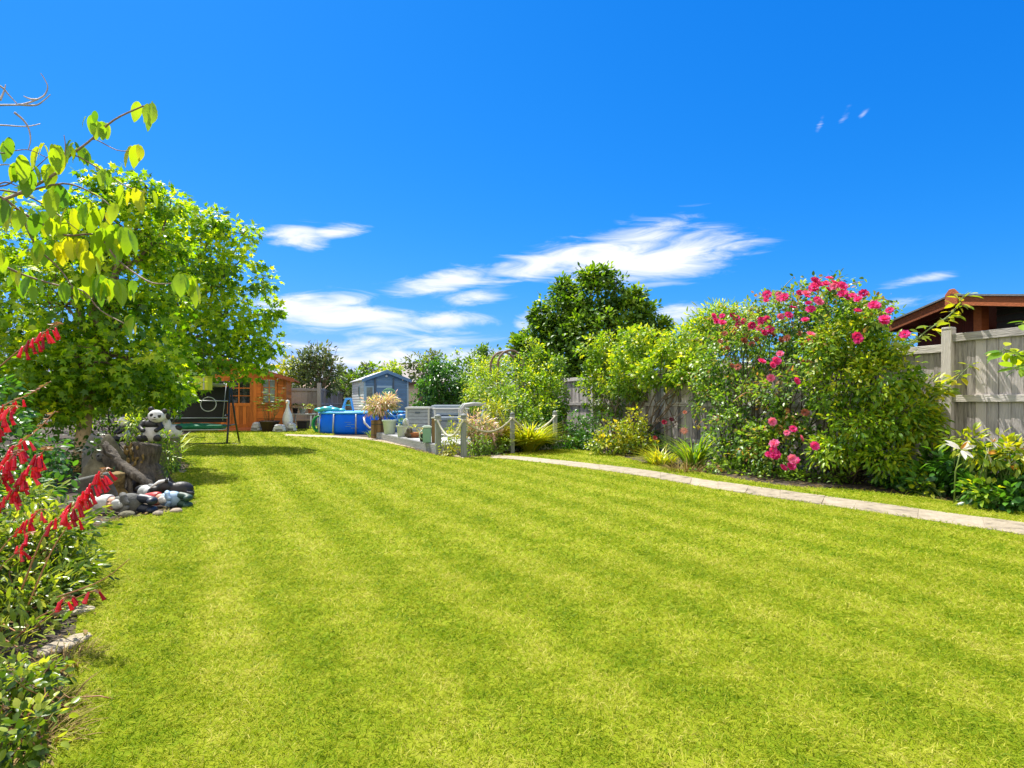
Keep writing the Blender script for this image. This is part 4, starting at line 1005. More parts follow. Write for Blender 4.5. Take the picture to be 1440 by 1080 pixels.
MB().box((.27, 0, .64), (.07, .44, .4), Matrix.Rotation(R(10), 3, 'Y')).build('backrest', 'rattan', t, bevel=.02)
t = thing('bin', 'sage green pail with lid at the end of the deck', 'bin', on_deck(600.5, 12.75), R(8))
MB().box((0, 0, .165), (.19, .19, .33)).build('body', 'bin_green', t, bevel=.025); MB().box((0, 0, .345), (.21, .21, .03)).box((0, 0, .37), (.16, .16, .02)).build('lid', 'pot_sage', t, bevel=.01)
MB().tube([(-.105, 0, .28), (-.16, 0, .22), (-.16, 0, .12), (-.105, 0, .08)], .014, 8).build('handle', 'pot_sage', t)
t = thing('timber_post', 'short square brown timber post standing beside the sage green bin', 'post', on_deck(610, 12.75))
MB().box((0, 0, .27), (.085, .10, .54)).build('shaft', 'brown_post', t, bevel=.006); MB().box((0, 0, .555), (.11, .12, .03)).build('cap', 'pale_lid', t, bevel=.004)
o = thing('flower_pot', 'tiny dark pot tucked behind the sage green bin', 'flower pot', on_deck(594, 13.2)); MB().lathe([(.055, 0), (.075, .16), (.085, .17), (.07, .17), (.01, .15)], n=14).build('pot', 'black_stone', o)
q = norm(np.random.default_rng(9).normal(size=(30, 3))); c = np.array(o.location) + [0, 0, .22]; leaves('foliage', 'l_pink', 'oval', c + q * .06, q, q + [0, 0, 1], np.full(30, .05), np.random.default_rng(9).random(30), o)
o = thing('flower_pot', 'terracotta bowl of bright green leaves behind the deck pots', 'flower pot', on_deck(582, 14.6)); MB().lathe([(.12, 0), (.2, .12), (.21, .13), (.18, .13), (.01, .11)], n=18).build('pot', 'terracotta', o)
q = norm(np.random.default_rng(19).normal(size=(60, 3))) * [1.3, 1, .6]; c = np.array(o.location) + [0, 0, .2]; leaves('foliage', 'l_yellow', 'lance', c + q * .12, q, q + [0, 0, 1], np.full(60, .11), np.random.default_rng(19).random(60), o)
o = thing('stone_ornament', 'squat brown stone frog shape beside the square grey tub', 'garden ornament', on_deck(575, 14.5), R(20))
mb = MB(); mb.ell((0, 0, .09), (.12, .1, .09)); mb.ell((0, -.05, .19), (.08, .08, .07)); mb.build('body', 'log_grey', o, remesh=.015)
for s in (-1, 1): MB().ell((s * .04, -.09, .24), (.025, .025, .025), 8, 6).build('eye', 'stone_grey', o)

# ------------------------------------------------------------------ rope fence
RP = [((616, 11.95), .80, .115, 'grey rope fence post at the corner of the deck'), ((652, 11.3), .83, .10, 'grey rope fence post at the bend of the lawn beside the deck'),
      ((720.5, 12.25), .84, .085, 'grey rope fence post in front of the golden grass'), ((780.5, 13.3), .86, .085, 'grey rope fence post nearest the climber covered fence')]
tops = []
for (px, Y), h, w, lb in RP:
    o = thing('rope_post', lb, 'post', gpos(px, Y), R(20), 'posts of the rope fence')
    MB().box((0, 0, h / 2), (w, w, h)).build('shaft', 'rope_post', o, bevel=.008)
    MB().lathe([(w * .62, h), (w * .62, h + .02), (w * .3, h + .045), (w * .12, h + .05)], n=16).build('cap', 'rope_post', o)
    MB().tube([(w * .5 * math.cos(k * .7) * 1.15, w * .5 * math.sin(k * .7) * 1.15, h - .07) for k in range(9)], .016, 6, True).build('rope_ring', 'rope', o)
    tops.append(gpos(px, Y) + Vector((0, -.07, h - .07)))
for i, (a, b, sag, lb, mt) in enumerate([(tops[0], tops[1], .33, 'cream rope swag hanging beside the deck corner', 'rope'), (tops[1], tops[2], .27, 'brownish rope swag below the pink leaved willow', 'rope_worn'), (tops[2], tops[3], .29, 'pale rope swag in front of the golden grass', 'rope')]):
    pts = [a.lerp(b, k / 16) + Vector((0, 0, -sag * (1 - (2 * k / 16 - 1) ** 2))) for k in range(17)]
    o = MB().tube(pts, .021, 8).build('rope', mt); tag(o, lb, 'rope', 'ropes of the rope fence')
# garden arch
AR = gpos(713, 17.3)
t = thing('garden_arch', 'brown hooped garden arch rising out of the greenery', 'garden arch', AR, R(25))
for y in (-.28, .28):
    MB().tube([(-.42, y, 0)] + [(.42 * -math.cos(k * math.pi / 12), y, 2.24 + .42 * math.sin(k * math.pi / 12)) for k in range(13)] + [(.42, y, 0)], .036, 8).build('hoop', 'arch', t)
for k in range(0, 13, 3): MB().tube([(-.42 * math.cos(k * math.pi / 12), -.28, 2.24 + .42 * math.sin(k * math.pi / 12)), (-.42 * math.cos(k * math.pi / 12), .28, 2.24 + .42 * math.sin(k * math.pi / 12))], .014, 6).build('cross_bar', 'arch', t)
for x in (-.42, .42):
    for z in (.5, 1.0, 1.5, 2.0): MB().tube([(x, -.28, z), (x, .28, z)], .014, 6).build('cross_bar', 'arch', t)

# ------------------------------------------------------------------ neighbour's outbuilding
PKP = Vector((6.3, 8.13, 0)); u = Vector((-.15, .989, 0)).normalized()
t = thing('outbuilding', 'brown timber outbuilding with a low gable roof beyond the fence', 'outbuilding', PKP, math.atan2(u.y, u.x))
# local +x runs away along the fence, local -y away from the garden
zp, sl_ = 2.62, .21; xl, xr = 1.12, -2.6; dep = 3.2
zl, zr = zp - sl_ * xl, zp + sl_ * xr * .9
for nm, x1, z1 in (('far', xl, zl), ('near', xr, zr)):
    MB().prism([(0, zp - .13), (x1, z1 - .13), (x1, z1 + .005), (0, zp + .005)], (-.028, 0)).build('bargeboard', 'brown_barge', t, bevel=.004)
    MB().prism([(0, zp + .006), (x1, z1 + .006), (x1, z1 + .03), (0, zp + .03)], (-dep, .03)).build('roof', 'roof_felt', t)
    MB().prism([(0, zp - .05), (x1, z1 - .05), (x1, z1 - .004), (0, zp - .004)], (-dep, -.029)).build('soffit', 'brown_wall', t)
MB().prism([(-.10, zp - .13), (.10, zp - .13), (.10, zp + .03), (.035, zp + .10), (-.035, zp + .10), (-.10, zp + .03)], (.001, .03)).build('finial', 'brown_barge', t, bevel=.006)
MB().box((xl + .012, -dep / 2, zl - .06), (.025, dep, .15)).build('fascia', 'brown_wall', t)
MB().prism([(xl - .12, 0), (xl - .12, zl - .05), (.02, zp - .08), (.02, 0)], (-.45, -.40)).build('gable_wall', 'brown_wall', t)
MB().box((-.06, -.40, 1.3), (.12, .12, 2.5)).build('post', 'brown_barge', t)
mb = MB()
for k in range(14):
    z = 1.3 + .09 * k
    mb.box((-1.3, -.62, z), (2.4, .02, .084), Matrix.Rotation(R(10), 3, 'X'))
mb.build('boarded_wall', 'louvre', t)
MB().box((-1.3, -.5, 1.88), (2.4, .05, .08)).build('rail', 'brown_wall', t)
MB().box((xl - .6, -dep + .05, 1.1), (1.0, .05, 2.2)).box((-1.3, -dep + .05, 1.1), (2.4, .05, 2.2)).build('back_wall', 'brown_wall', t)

# ------------------------------------------------------------------ houses beyond
def house(name, label, px, Y, w, d, eave, ridge, rz, roof, wall, chim=None):
    o = thing(name, label, 'house', gpos(px, Y), rz)
    MB().box((0, 0, eave / 2), (w, d, eave)).prism([(-d / 2, eave + .001), (d / 2, eave + .001), (0, ridge - .1)], (-w / 2, w / 2), 'x').build('wall', wall, o)
    r_ = MB().prism([(-d / 2 - .4, eave - .25), (0, ridge), (d / 2 + .4, eave - .25), (d / 2 + .4, eave - .05), (0, ridge + .22), (-d / 2 - .4, eave - .05)], (-w / 2 - .3, w / 2 + .3), 'x').build('roof', roof, o)
    MB().box((0, -d / 2 - .42, eave - .16), (w + .6, .04, .22)).build('fascia', 'gutter', o)
    if chim: MB().box((chim, .2, ridge + .3), (.8, .7, 1.2)).build('chimney', 'brick', r_)
    for x in (-w / 4, w / 4):
        f_ = MB().box((x, -d / 2 - .02, eave * .6), (1.6, .1, 1.2)).build('window', 'white_metal', o); MB().box((x, -d / 2 - .06, eave * .6), (1.4, .06, 1.0)).build('pane', 'glass_dark', f_)
house('bungalow', 'distant bungalow with plain grey tiled roof between the shed and the round ivy bush', 583, 46, 4.6, 7, 2.7, 4.1, R(8), 'tile', 'render', None)
house('bungalow', 'distant brown roofed bungalow glimpsed over the dark fence beside the shed', 474, 52, 7, 7, 1.7, 2.75, R(-6), 'roof_brown', 'render', 1.5)
t = thing('greenhouse', 'pale glazed lean-to peeping over the dark fence beside the shed', 'greenhouse', gpos(485, 45)); 
MB().box((0, 0, 1.2), (1.6, 1.4, 2.2)).build('glass_panes', 'glass_grey', t); mb = MB()
for x in (-.8, -.27, .27, .8): mb.box((x, -.72, 1.2), (.06, .06, 2.4))
for z in (.1, 1.2, 2.35): mb.box((0, -.73, z), (1.66, .05, .07))
mb.build('frame', 'white_metal', t)

# ------------------------------------------------------------------ plants
def bloom(kind):
    """one flower, about 1 unit wide, facing +z"""
    rg = np.random.default_rng(3); V, L, T, o = [], [], [], 0
    rings = {'rose': [(8, .50, .35, 'round', .42), (7, .38, .8, 'round', .36), (6, .26, 1.3, 'round', .3), (4, .16, 1.9, 'round', .24)],
             'lily': [(3, .52, .30, 'lance', .55), (3, .50, .42, 'lance', .52)], 'daisy': [(12, .5, .15, 'lance', .5)]}[kind]
    for n, r, el, lk, ln in rings:
        a = np.arange(n) * 2 * math.pi / n + rg.random() * 3
        out = np.stack([np.cos(a), np.sin(a), np.full(n, el)], 1); pos = np.stack([np.cos(a) * .04, np.sin(a) * .04, np.zeros(n)], 1)
        nr = np.stack([-np.cos(a) * el, -np.sin(a) * el, np.ones(n)], 1)
        wd = {'rose': np.full(n, 1.0), 'lily': np.full(n, 1.35), 'daisy': np.full(n, 1.0)}[kind]
        v, l, t, k = place(lk, pos, norm(out), norm(nr), np.full(n, ln), wd)
        V.append(v); L.append(l + o); T.append(t); o += len(v)
    return np.concatenate(V), np.concatenate(L), np.concatenate(T)
BL = {}
def bloom_obj(kind, mat, name, loc, size, direction, parent):
    key = (kind, mat)
    if key not in BL:
        V, L, T = bloom(kind); o = np_mesh(name, V, L, T, np.random.default_rng(1).random(len(V)), mat); BL[key] = o.data
        bpy.data.objects.remove(o)
    o = bpy.data.objects.new(name, BL[key]); COL.objects.link(o); o.parent = parent
    off = Vector(loc) - Vector(parent.location)
    o.matrix_local = Matrix.Translation(off) @ Vector(direction).to_track_quat('Z', 'Y').to_matrix().to_4x4() @ Matrix.Scale(size, 4)
    return o

def tree_trunk(base, top, r0, r1, k=7, amp=.03, seed=0):
    return [tuple(p) for p in wig(base, top, k, amp, np.random.default_rng(seed))], list(np.linspace(r0, r1, k))

# --- the star leaved tree
tb = G(114, 664)
pts = [tb + Vector((-.02, 0, -.05)), tb + Vector((.0, 0, .25)), tb + Vector((.03, 0, .55)), tb + Vector((.06, .02, .95)), tb + Vector((.12, .05, 1.4)), tb + Vector((.25, .15, 1.9))]
star_blobs = [(50, 350, 115, 66, 9.2), (150, 322, 75, 56, 9.5), (90, 430, 120, 80, 9.0), (200, 425, 70, 62, 9.5), (150, 510, 105, 48, 8.9), (40, 515, 95, 60, 8.7), (215, 515, 50, 30, 9.4), (178, 268, 34, 24, 9.6), (60, 545, 60, 30, 8.8), (215, 340, 44, 40, 9.6),
   (195, 556, 50, 20, 9.3, .4), (70, 572, 60, 28, 8.8, .5), (142, 545, 40, 18, 9.0, .35), (240, 548, 34, 16, 9.6, .3), (205, 262, 18, 12, 9.6, .25), (238, 292, 20, 14, 9.7, .25), (150, 262, 16, 14, 9.5, .25), (120, 290, 26, 16, 9.4, .3)]
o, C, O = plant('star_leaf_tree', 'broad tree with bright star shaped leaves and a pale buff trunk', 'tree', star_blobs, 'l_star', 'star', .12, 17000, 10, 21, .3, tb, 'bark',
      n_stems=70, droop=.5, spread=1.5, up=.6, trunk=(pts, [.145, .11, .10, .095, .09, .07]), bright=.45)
tb2 = gpos(238, 16.2) if 0 else Vector(((238 - CX) / F * 16.2, 16.2, 0))
star2 = [(262, 365, 56, 46, 14.5, .8), (312, 378, 30, 38, 14.4, .6), (318, 445, 52, 52, 14.3, .8), (350, 478, 28, 34, 14.3, .6), (295, 500, 62, 32, 14.2, .8), (255, 440, 50, 60, 14.8, .9), (250, 520, 50, 30, 14.4, .7),
   (305, 315, 16, 18, 14.4, .3), (345, 328, 14, 10, 14.4, .3), (340, 365, 16, 12, 14.4, .3), (368, 398, 16, 16, 14.3, .3), (380, 440, 12, 14, 14.3, .3), (384, 490, 16, 8, 14.3, .3), (362, 515, 26, 10, 14.2, .3), (258, 318, 30, 24, 14.5, .5), (285, 312, 22, 16, 14.4, .4), (232, 300, 24, 18, 14.8, .4)]
plant('star_leaf_tree', 'second star leaved tree with branches reaching over the swing seat', 'tree', star2, 'l_star', 'star', .165, 7600, 10, 22, .3, tb2, 'bark',
      n_stems=60, droop=.5, spread=1.5, up=.6, trunk=([tb2, tb2 + Vector((.03, 0, .9)), tb2 + Vector((.1, -.1, 1.8)), tb2 + Vector((.3, -.4, 2.5))], [.13, .11, .10, .08]), bright=.5)
MB().tube([tb + Vector((.02, -.09, .05)), tb + Vector((.04, -.16, .14))], [.085, .08], 12).tube([tb + Vector((.04, -.16, .14)), tb + Vector((.042, -.166, .147))], [.07, .065], 12).build('sawn_stub', 'stone_cut', o, world=True)

# --- large leaved branches reaching in from a trunk beyond the picture's edge
def fore_tree():
    Y0 = 2.0; rng = np.random.default_rng(31)
    base = Vector((-2.75, 2.0, 0)); o = thing('large_leaf_tree', 'tree with big pleated leaves hanging from thin arching branches against the sky', 'tree', base)
    MB().tube([base, base + Vector((.03, .02, .8)), base + Vector((-.02, .05, 1.6)), base + Vector((.05, .02, 2.4)), base + Vector((.0, .05, 3.0))], [.07, .06, .05, .04, .025], 10).build('trunk', 'bark', o, world=True)
    L = [([(-160, 330), (-60, 300), (20, 275), (78, 244), (95, 222), (124, 200), (160, 169), (197, 151), (203, 149)], .0085, 'twig'), ([(124, 200), (134, 196), (164, 211), (186, 212)], .004, 'twig'),
         ([(90, 228), (104, 218), (142, 239), (178, 262), (207, 271)], .005, 'twig'), ([(20, 275), (89, 258), (133, 273), (155, 289)], .006, 'twig'),
         ([(-160, 290), (-60, 262), (0, 277), (28, 297), (61, 316), (93, 331), (137, 331), (165, 365), (200, 391), (222, 399), (262, 397)], .008, 'twig'), ([(-60, 262), (20, 270), (55, 284), (83, 303), (111, 325)], .005, 'twig'),
         ([(-160, 400), (-60, 360), (0, 373), (37, 388), (87, 403), (118, 410), (141, 436), (175, 455)], .007, 'twig'), ([(28, 297), (50, 345), (83, 377), (104, 405), (125, 420)], .005, 'twig'),
         ([(-160, 260), (-40, 200), (0, 215), (20, 212), (42, 211), (66, 222)], .0045, 'twig'), ([(-60, 262), (0, 262), (20, 254), (45, 240), (72, 216)], .005, 'twig'),
         ([(90, 228), (92, 205), (90, 190)], .003, 'twig'), ([(-40, 300), (0, 258), (25, 262)], .006, 'twig')]
    bare = [[(-160, 200), (-40, 152), (0, 148), (30, 147), (52, 140), (63, 133), (67, 122), (62, 110), (57, 103)], [(26, 147), (50, 148), (62, 141), (71, 133)], [(-30, 112), (0, 121), (12, 133), (24, 146)], [(0, 141), (5, 130), (8, 119)], [(52, 140), (42, 139), (33, 135)],
            [(-160, 220), (-40, 178), (0, 176), (36, 178), (57, 174)], [(20, 158), (32, 168), (40, 180), (43, 196), (40, 210)], [(-40, 240), (0, 232), (16, 232)]]
    mb = MB(); 
    def to_w(pl, r, k=0):
        pts = smooth_line([P(x, y, Y0 + .15 * math.sin(x * .013 + k)) for x, y in pl], 4); return pts, np.linspace(r, max(r * .35, .0016), len(pts))
    for i, (pl, r, m) in enumerate(L): p, rr = to_w(pl, r, 0); mb.tube(p, rr * .75, 6)
    mb.build('branches', 'twig', o, world=True)
    mb = MB()
    for pl in bare:
        p, rr = to_w(pl, .0055); mb.tube(p, rr * .75, 6)
    mb.build('bare_branches', 'twig_pale', o, world=True)
    groups = [(124, 168, 4, 30), (140, 178, 5, 36), (66, 208, 4, 40), (82, 212, 5, 42), (100, 205, 3, 34), (112, 215, 4, 36), (8, 200, 3, 44), (24, 232, 4, 42), (40, 238, 3, 44), (62, 240, 3, 42), (78, 262, 3, 44), (205, 150, 4, 42), (188, 208, 4, 38),
              (152, 246, 4, 36), (186, 268, 3, 38), (207, 270, 3, 36), (-6, 285, 3, 58), (16, 300, 4, 42), (50, 304, 5, 40), (72, 314, 4, 36), (84, 318, 4, 36), (106, 296, 4, 38), (128, 296, 3, 40), (146, 296, 4, 40), (150, 320, 4, 50), (172, 326, 4, 48), (90, 348, 4, 38),
              (110, 342, 3, 36), (30, 385, 4, 36), (44, 396, 4, 36), (94, 404, 4, 34), (112, 408, 4, 30), (138, 392, 5, 38), (156, 398, 5, 38), (172, 402, 4, 36), (126, 362, 4, 38), (252, 396, 4, 34), (272, 398, 5, 34), (184, 446, 4, 34), (6, 360, 4, 36), (62, 350, 4, 36), (-20, 420, 4, 40), (160, 345, 3, 36)]
    pos, ax, nr, sz, tone = [], [], [], [], []
    for gx, gy, n, s in groups:
        yb = Y0 + .15 * math.sin(gx * .013) + rng.normal() * .03; base_t = rng.uniform(.25, .85)
        for i in range(n + 1):
            p = np.array(P(gx + rng.normal() * 7, gy + rng.normal() * 4 - 4, yb + rng.normal() * .05)); a = rng.random() * 6.28
            d = np.array([math.cos(a) * .5, math.sin(a) * .5, -.9]); pos.append(p); ax.append(d)
            nr.append(np.array([math.cos(a) * .9, math.sin(a) * .9, .75]) + rng.normal(size=3) * .3); sz.append(s / F * Y0 * rng.uniform(.5, 1.0)); tone.append(np.clip(base_t + rng.normal() * .2, 0, 1))
    leaves('foliage', 'l_fore', 'wide', np.array(pos), np.array(ax), np.array(nr), np.array(sz), np.array(tone), o)
fore_tree()

# --- planting at the back of the left border
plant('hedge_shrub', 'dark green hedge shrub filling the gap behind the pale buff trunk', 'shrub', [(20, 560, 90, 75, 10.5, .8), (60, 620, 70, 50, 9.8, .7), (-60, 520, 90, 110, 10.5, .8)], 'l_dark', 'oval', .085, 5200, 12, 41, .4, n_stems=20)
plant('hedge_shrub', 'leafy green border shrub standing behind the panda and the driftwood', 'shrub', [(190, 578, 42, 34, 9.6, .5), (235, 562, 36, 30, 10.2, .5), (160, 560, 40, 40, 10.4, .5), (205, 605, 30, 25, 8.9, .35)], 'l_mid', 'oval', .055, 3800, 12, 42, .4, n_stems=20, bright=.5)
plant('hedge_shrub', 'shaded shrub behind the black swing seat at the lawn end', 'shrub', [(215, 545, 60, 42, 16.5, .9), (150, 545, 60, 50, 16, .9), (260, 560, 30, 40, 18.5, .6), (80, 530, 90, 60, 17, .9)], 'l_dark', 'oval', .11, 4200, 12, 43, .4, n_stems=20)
plant('border_plant', 'low bright leaved plant at the edge of the lawn below the panda', 'plant', [(236, 640, 24, 22, 8.9, .25), (252, 650, 18, 12, 8.9, .2), (222, 625, 22, 20, 9.2, .25)], 'l_lime', 'lance', .07, 900, 10, 44, .3, stem='stem_green', n_stems=40, stem_r=.004)
tuft('grass_tuft', 'spiky yellow green tuft growing beside the stone stack', 'plant', G(205, 655) + Vector((0, .6, 0)), .75, 90, 'l_lime', 'strap', 45, .6, .18, .45)
plant('border_plant', 'low dark leafed plant hugging the base of the pale buff trunk', 'plant', [(75, 665, 38, 30, 8.0, .35), (30, 680, 50, 40, 7.0, .4), (95, 640, 22, 26, 8.6, .3), (126, 634, 10, 14, 7.15, .1), (150, 672, 12, 8, 6.9, .1), (134, 672, 14, 10, 6.6, .1)], 'l_dark', 'oval', .07, 1700, 10, 46, .3, n_stems=18, stem_r=.006)
plant('border_plant', 'green leafy plant filling the border behind the red flower spikes', 'plant', [(20, 640, 60, 60, 5.4, .45), (60, 690, 40, 36, 5.0, .35), (-50, 600, 70, 90, 5.6, .5)], 'l_broad', 'oval', .075, 2600, 10, 47, .3, n_stems=24, stem_r=.006)

plant('trailing_plant', 'yellow green trailing plant growing between the panda ornaments', 'plant', [(186, 600, 16, 14, 7.35, .14), (188, 585, 10, 10, 7.6, .1), (236, 618, 10, 16, 7.5, .12), (238, 648, 9, 16, 7.3, .1)], 'l_lime', 'lance', .06, 650, 10, 48, .2, Vector(((205 - CX) / F * 7.45, 7.45, 0)), 'stem_green', n_stems=40, stem_r=.004, bright=.4)
# --- red flowered shrub at the near left
def red_shrub():
    rng = np.random.default_rng(51)
    o, C, O = plant('red_flowering_shrub', 'glossy leaved shrub with arching spikes of hanging red tubular flowers', 'flowering shrub',
        [(30, 800, 75, 75, 3.1, .35), (12, 870, 70, 60, 2.8, .35), (72, 850, 42, 42, 2.95, .25), (55, 765, 55, 42, 3.3, .3), (0, 730, 55, 60, 3.5, .35), (28, 930, 55, 45, 2.55, .25), (15, 985, 50, 40, 2.35, .2), (62, 905, 40, 36, 2.6, .2), (96, 812, 34, 30, 3.3, .2), (85, 745, 40, 36, 3.6, .3), (-70, 830, 80, 110, 3.0, .4)],
        'l_fuchsia', 'lance', .058, 12500, 10, 52, .25, Vector((-2.75, 3.0, 0)), 'stem_red', .006, 70, .15, 1.5, .6, width=1.2, bright=.45, gap=.3)
    Ys = 2.75
    spikes = [([(-70, 600), (-20, 530), (0, 515), (30, 490), (62, 468), (80, 452)], (.6, .9), 15, 1.0), ([(-60, 640), (0, 575), (40, 555), (72, 536)], (.3, .55), 6, 1.0), ([(-20, 720), (5, 645), (30, 622), (52, 605), (78, 578)], (.15, .6), 18, 1.0),
              ([(30, 830), (62, 752), (92, 722), (122, 690), (151, 657)], (.40, .96), 46, 1.1), ([(-30, 800), (0, 720), (28, 680), (46, 655), (66, 628)], (.3, .92), 36, 1.0), ([(-30, 760), (-5, 690), (12, 650), (26, 632)], (.4, 1), 24, 1.0), ([(-60, 700), (-20, 620), (0, 592), (22, 570)], (.45, .95), 14, 1.0),
              ([(40, 850), (70, 780), (92, 745), (112, 726)], (.85, 1), 3, 1.1), ([(-20, 800), (12, 760), (34, 738), (58, 716)], (.55, 1), 12, .9), ([(-30, 850), (0, 800), (24, 776), (44, 748)], (.6, 1), 8, .9), ([(20, 900), (52, 870), (78, 856), (96, 838)], (.8, 1), 6, .8), ([(30, 900), (75, 862), (105, 842), (134, 830)], (.93, 1), 3, .9), ([(60, 960), (98, 965), (116, 940), (126, 926)], (.8, 1), 4, .8), ([(80, 840), (120, 826), (150, 812), (182, 786)], (2, 3), 0, 1)]
    st = MB(); pos, ax, sz, bp, ba = [], [], [], [], []
    for si, (pl, (t0, t1), nf, s) in enumerate(spikes):
        line = smooth_line([P(x, y, Ys + .12 * math.sin(si * 1.7) + .06 * i * math.sin(si)) for i, (x, y) in enumerate(pl)], 6)
        st.tube(line, np.linspace(.0042, .0018, len(line)), 6); n = len(line)
        if nf == 0: continue
        tubes = MB(); 
        for k in range(nf):
            t = t0 + (t1 - t0) * (k + .5) / nf; i = min(n - 2, int(t * (n - 1))); p = line[i].lerp(line[i + 1], t * (n - 1) - i)
            a = rng.random() * 6.28; side = Vector((math.cos(a), math.sin(a), 0))
            e = p + side * .022 + Vector((0, 0, -.004)); st.tube([p, e], [.0014, .001], 4)
            d = (side * rng.uniform(.15, .5) + Vector((0, 0, -1)) + Vector((rng.normal(), rng.normal(), 0)) * .12).normalized(); L = .052 * s * rng.uniform(.7, 1.2)
            tubes.tube([e, e + d * L * .2, e + d * L * .6, e + d * L * .88, e + d * L], [.003, .005, .0066, .0078, .0105], 7, rnd=rng.random())
        tubes.build('flowers', 'f_purple' if si == 12 else 'f_red', o, world=True)
        bp, ba = [], []
        for k in range(16):
            t = min(1, t1 + (1 - t1) * k / 16 + .02); i = min(n - 2, int(t * (n - 1))); p = line[i].lerp(line[i + 1], t * (n - 1) - i); a = rng.random() * 6.28
            bp.append(p); ba.append((math.cos(a), math.sin(a), -.25))
        bpn, ban = np.array(bp), np.array(ba, float); leaves('buds', 'f_bud', 'lance', bpn, ban, norm(rng.normal(size=ban.shape)), rng.uniform(.018, .034, len(bpn)), rng.random(len(bpn)), o)
        pos, ax, sz = [], [], []
        for k in range(5):                       # narrow bracts and spent tubes along the stem
            t = t0 * rng.random(); i = min(n - 2, int(t * (n - 1))); a = rng.random() * 6.28; pos.append(line[i]); ax.append((math.cos(a), math.sin(a), .2)); sz.append(.05)
        pn, an = np.array(pos), np.array(ax, float); leaves('bracts', 'l_lime', 'lance', pn, an, norm(rng.normal(size=an.shape)), np.array(sz), rng.random(len(pn)) * .6, o)
    st.build('flower_stems', 'stem_red', o, world=True)
red_shrub()
plant('border_plant', 'low leafy plant among dry stems in the near corner of the border', 'plant', [(0, 985, 60, 50, 1.85, .2), (38, 1035, 40, 32, 1.62, .12), (64, 945, 26, 26, 2.05, .1), (10, 1040, 55, 30, 1.6, .15), (30, 960, 40, 30, 2.0, .15), (-30, 1060, 60, 50, 1.9, .2)], 'l_fuchsia', 'oval', .032, 1700, 8, 55, .2, stem='stem_red', n_stems=40, stem_r=.003, bright=.4)
for k, (px, py, hh, lb) in enumerate([(66, 1000, .13, 'dry straw coloured tuft at the lawn edge in the near corner'), (88, 935, .12, 'dry arching tuft between the edging stones and the lawn'), (40, 1050, .14, 'withered brown tuft at the very corner of the border')]):
    tuft('dry_tuft', lb, 'grass tuft', G(px, py), hh, 130, 'l_straw', 'blade', 56 + k, 1.2, .11, .9)
for i, (px, py, lb) in enumerate([(100, 862, 'pale flat edging stone half hidden beside the red flowering shrub'), (108, 770, 'shaded flat edging stone near the big grey slab'), (92, 910, 'pale edging stone nearest the near corner of the border'), (256, 664, 'thin pale edging stone under the bright leaved plant')]):
    c = G(px, py); o = thing('edging_stone', lb, 'stone', c, i * .7, 'edging stones of the border'); mb = MB()
    mb.lathe([(.07, 0), (.085, .01), (.08, .022), (.06, .026)], n=9, sx=1.5 if i != 3 else 2.6, sy=.8, smooth=False); mb.build('slab', 'slab', o, bevel=.006)

# --- driftwood, stones and ornaments
DW = Vector((-4.0, 7.25, 0))
t = thing('tree_stump', 'gnarled grey stump with golden lichen under the sitting panda', 'stump', gpos(196, 7.3))
mb = MB(); rg = random.Random(8)
mb.tube([(0, 0, -.05), (.02, 0, .2), (.07, .02, .42), (.10, .02, .58)], [.22, .15, .14, .17], 14).tube([(-.04, .03, .1), (-.12, .03, .35), (-.14, .0, .50)], [.1, .08, .05], 10)
for k in range(9):
    a = k * .7; mb.tube([(.1 * math.cos(a), .1 * math.sin(a), .3), (.26 * math.cos(a), .26 * math.sin(a), .1), (.42 * math.cos(a), .40 * math.sin(a), -.03)], [.09, .07, .03], 8)
mb.tube([(-.1, -.1, .2), (-.25, -.16, .36), (-.36, -.15, .5)], [.11, .09, .06], 8); mb.build('wood', 'log_grey', t, remesh=.018, disp=.13)
mb = MB()
for k in range(26): mb.ell((.05 + rg.uniform(-.12, .12), -.165 + rg.uniform(-.03, .03), .56 - k * .016), (rg.uniform(.012, .03), .022, rg.uniform(.015, .05)), 8, 6)
mb.build('lichen', 'gold_wood', t, remesh=.011, disp=.02)
t = thing('tree_stump', 'short golden brown stump between the pyramid stone and the lying gnome', 'stump', gpos(161, 6.75))
mb = MB(); mb.tube([(0, 0, -.03), (.0, 0, .1), (.01, 0, .27)], [.13, .10, .10], 12)
for k in range(5): mb.tube([(0, 0, .1), (.16 * math.cos(k * 1.3), .15 * math.sin(k * 1.3), -.02)], [.06, .03], 8)
mb.build('wood', 'gold_wood', t, remesh=.016, disp=.05)
t = thing('pyramid_stone', 'olive grey pointed stone carved with a small face beside the trunk', 'stone', gpos(152, 7.3), R(12))
mb = MB(); mb.lathe([(.40, 0), (.36, .12), (.27, .30), (.16, .50), (.06, .66), (.01, .70)], n=5, smooth=False, sy=.7); mb.build('body', 'stone_olive', t, remesh=.022, disp=.03)
mb = MB(); mb.ell((.02, -.19, .42), (.075, .05, .07)); mb.build('face', 'stone_grey', t, remesh=.01)
for s in (-1, 1): MB().ell((.02 + s * .03, -.238, .44), (.014, .01, .014), 8, 6).build('eye', 'black_stone', t)
MB().tube([(-.01, -.236, .40), (.02, -.243, .393), (.05, -.236, .40)], .006, 6).build('mouth', 'black_stone', t)
t = thing('driftwood', 'long brown driftwood branch leaning from the pyramid stone to the stump', 'driftwood', gpos(178, 6.95))
mb = MB(); axis_ = smooth_line([(-.30, .05, .56), (-.12, -.02, .42), (.10, -.08, .28), (.30, -.1, .14), (.40, -.1, .0)], 5)
for k in range(5):
    mb.tube([p + Vector((0, math.cos(k * 1.26 + i * .22), math.sin(k * 1.26 + i * .22))) * (.034 + .012 * math.sin(i * .6 + k)) for i, p in enumerate(axis_)], [.026 + .010 * math.sin(i * .5 + k * 2) for i in range(len(axis_))], 7)
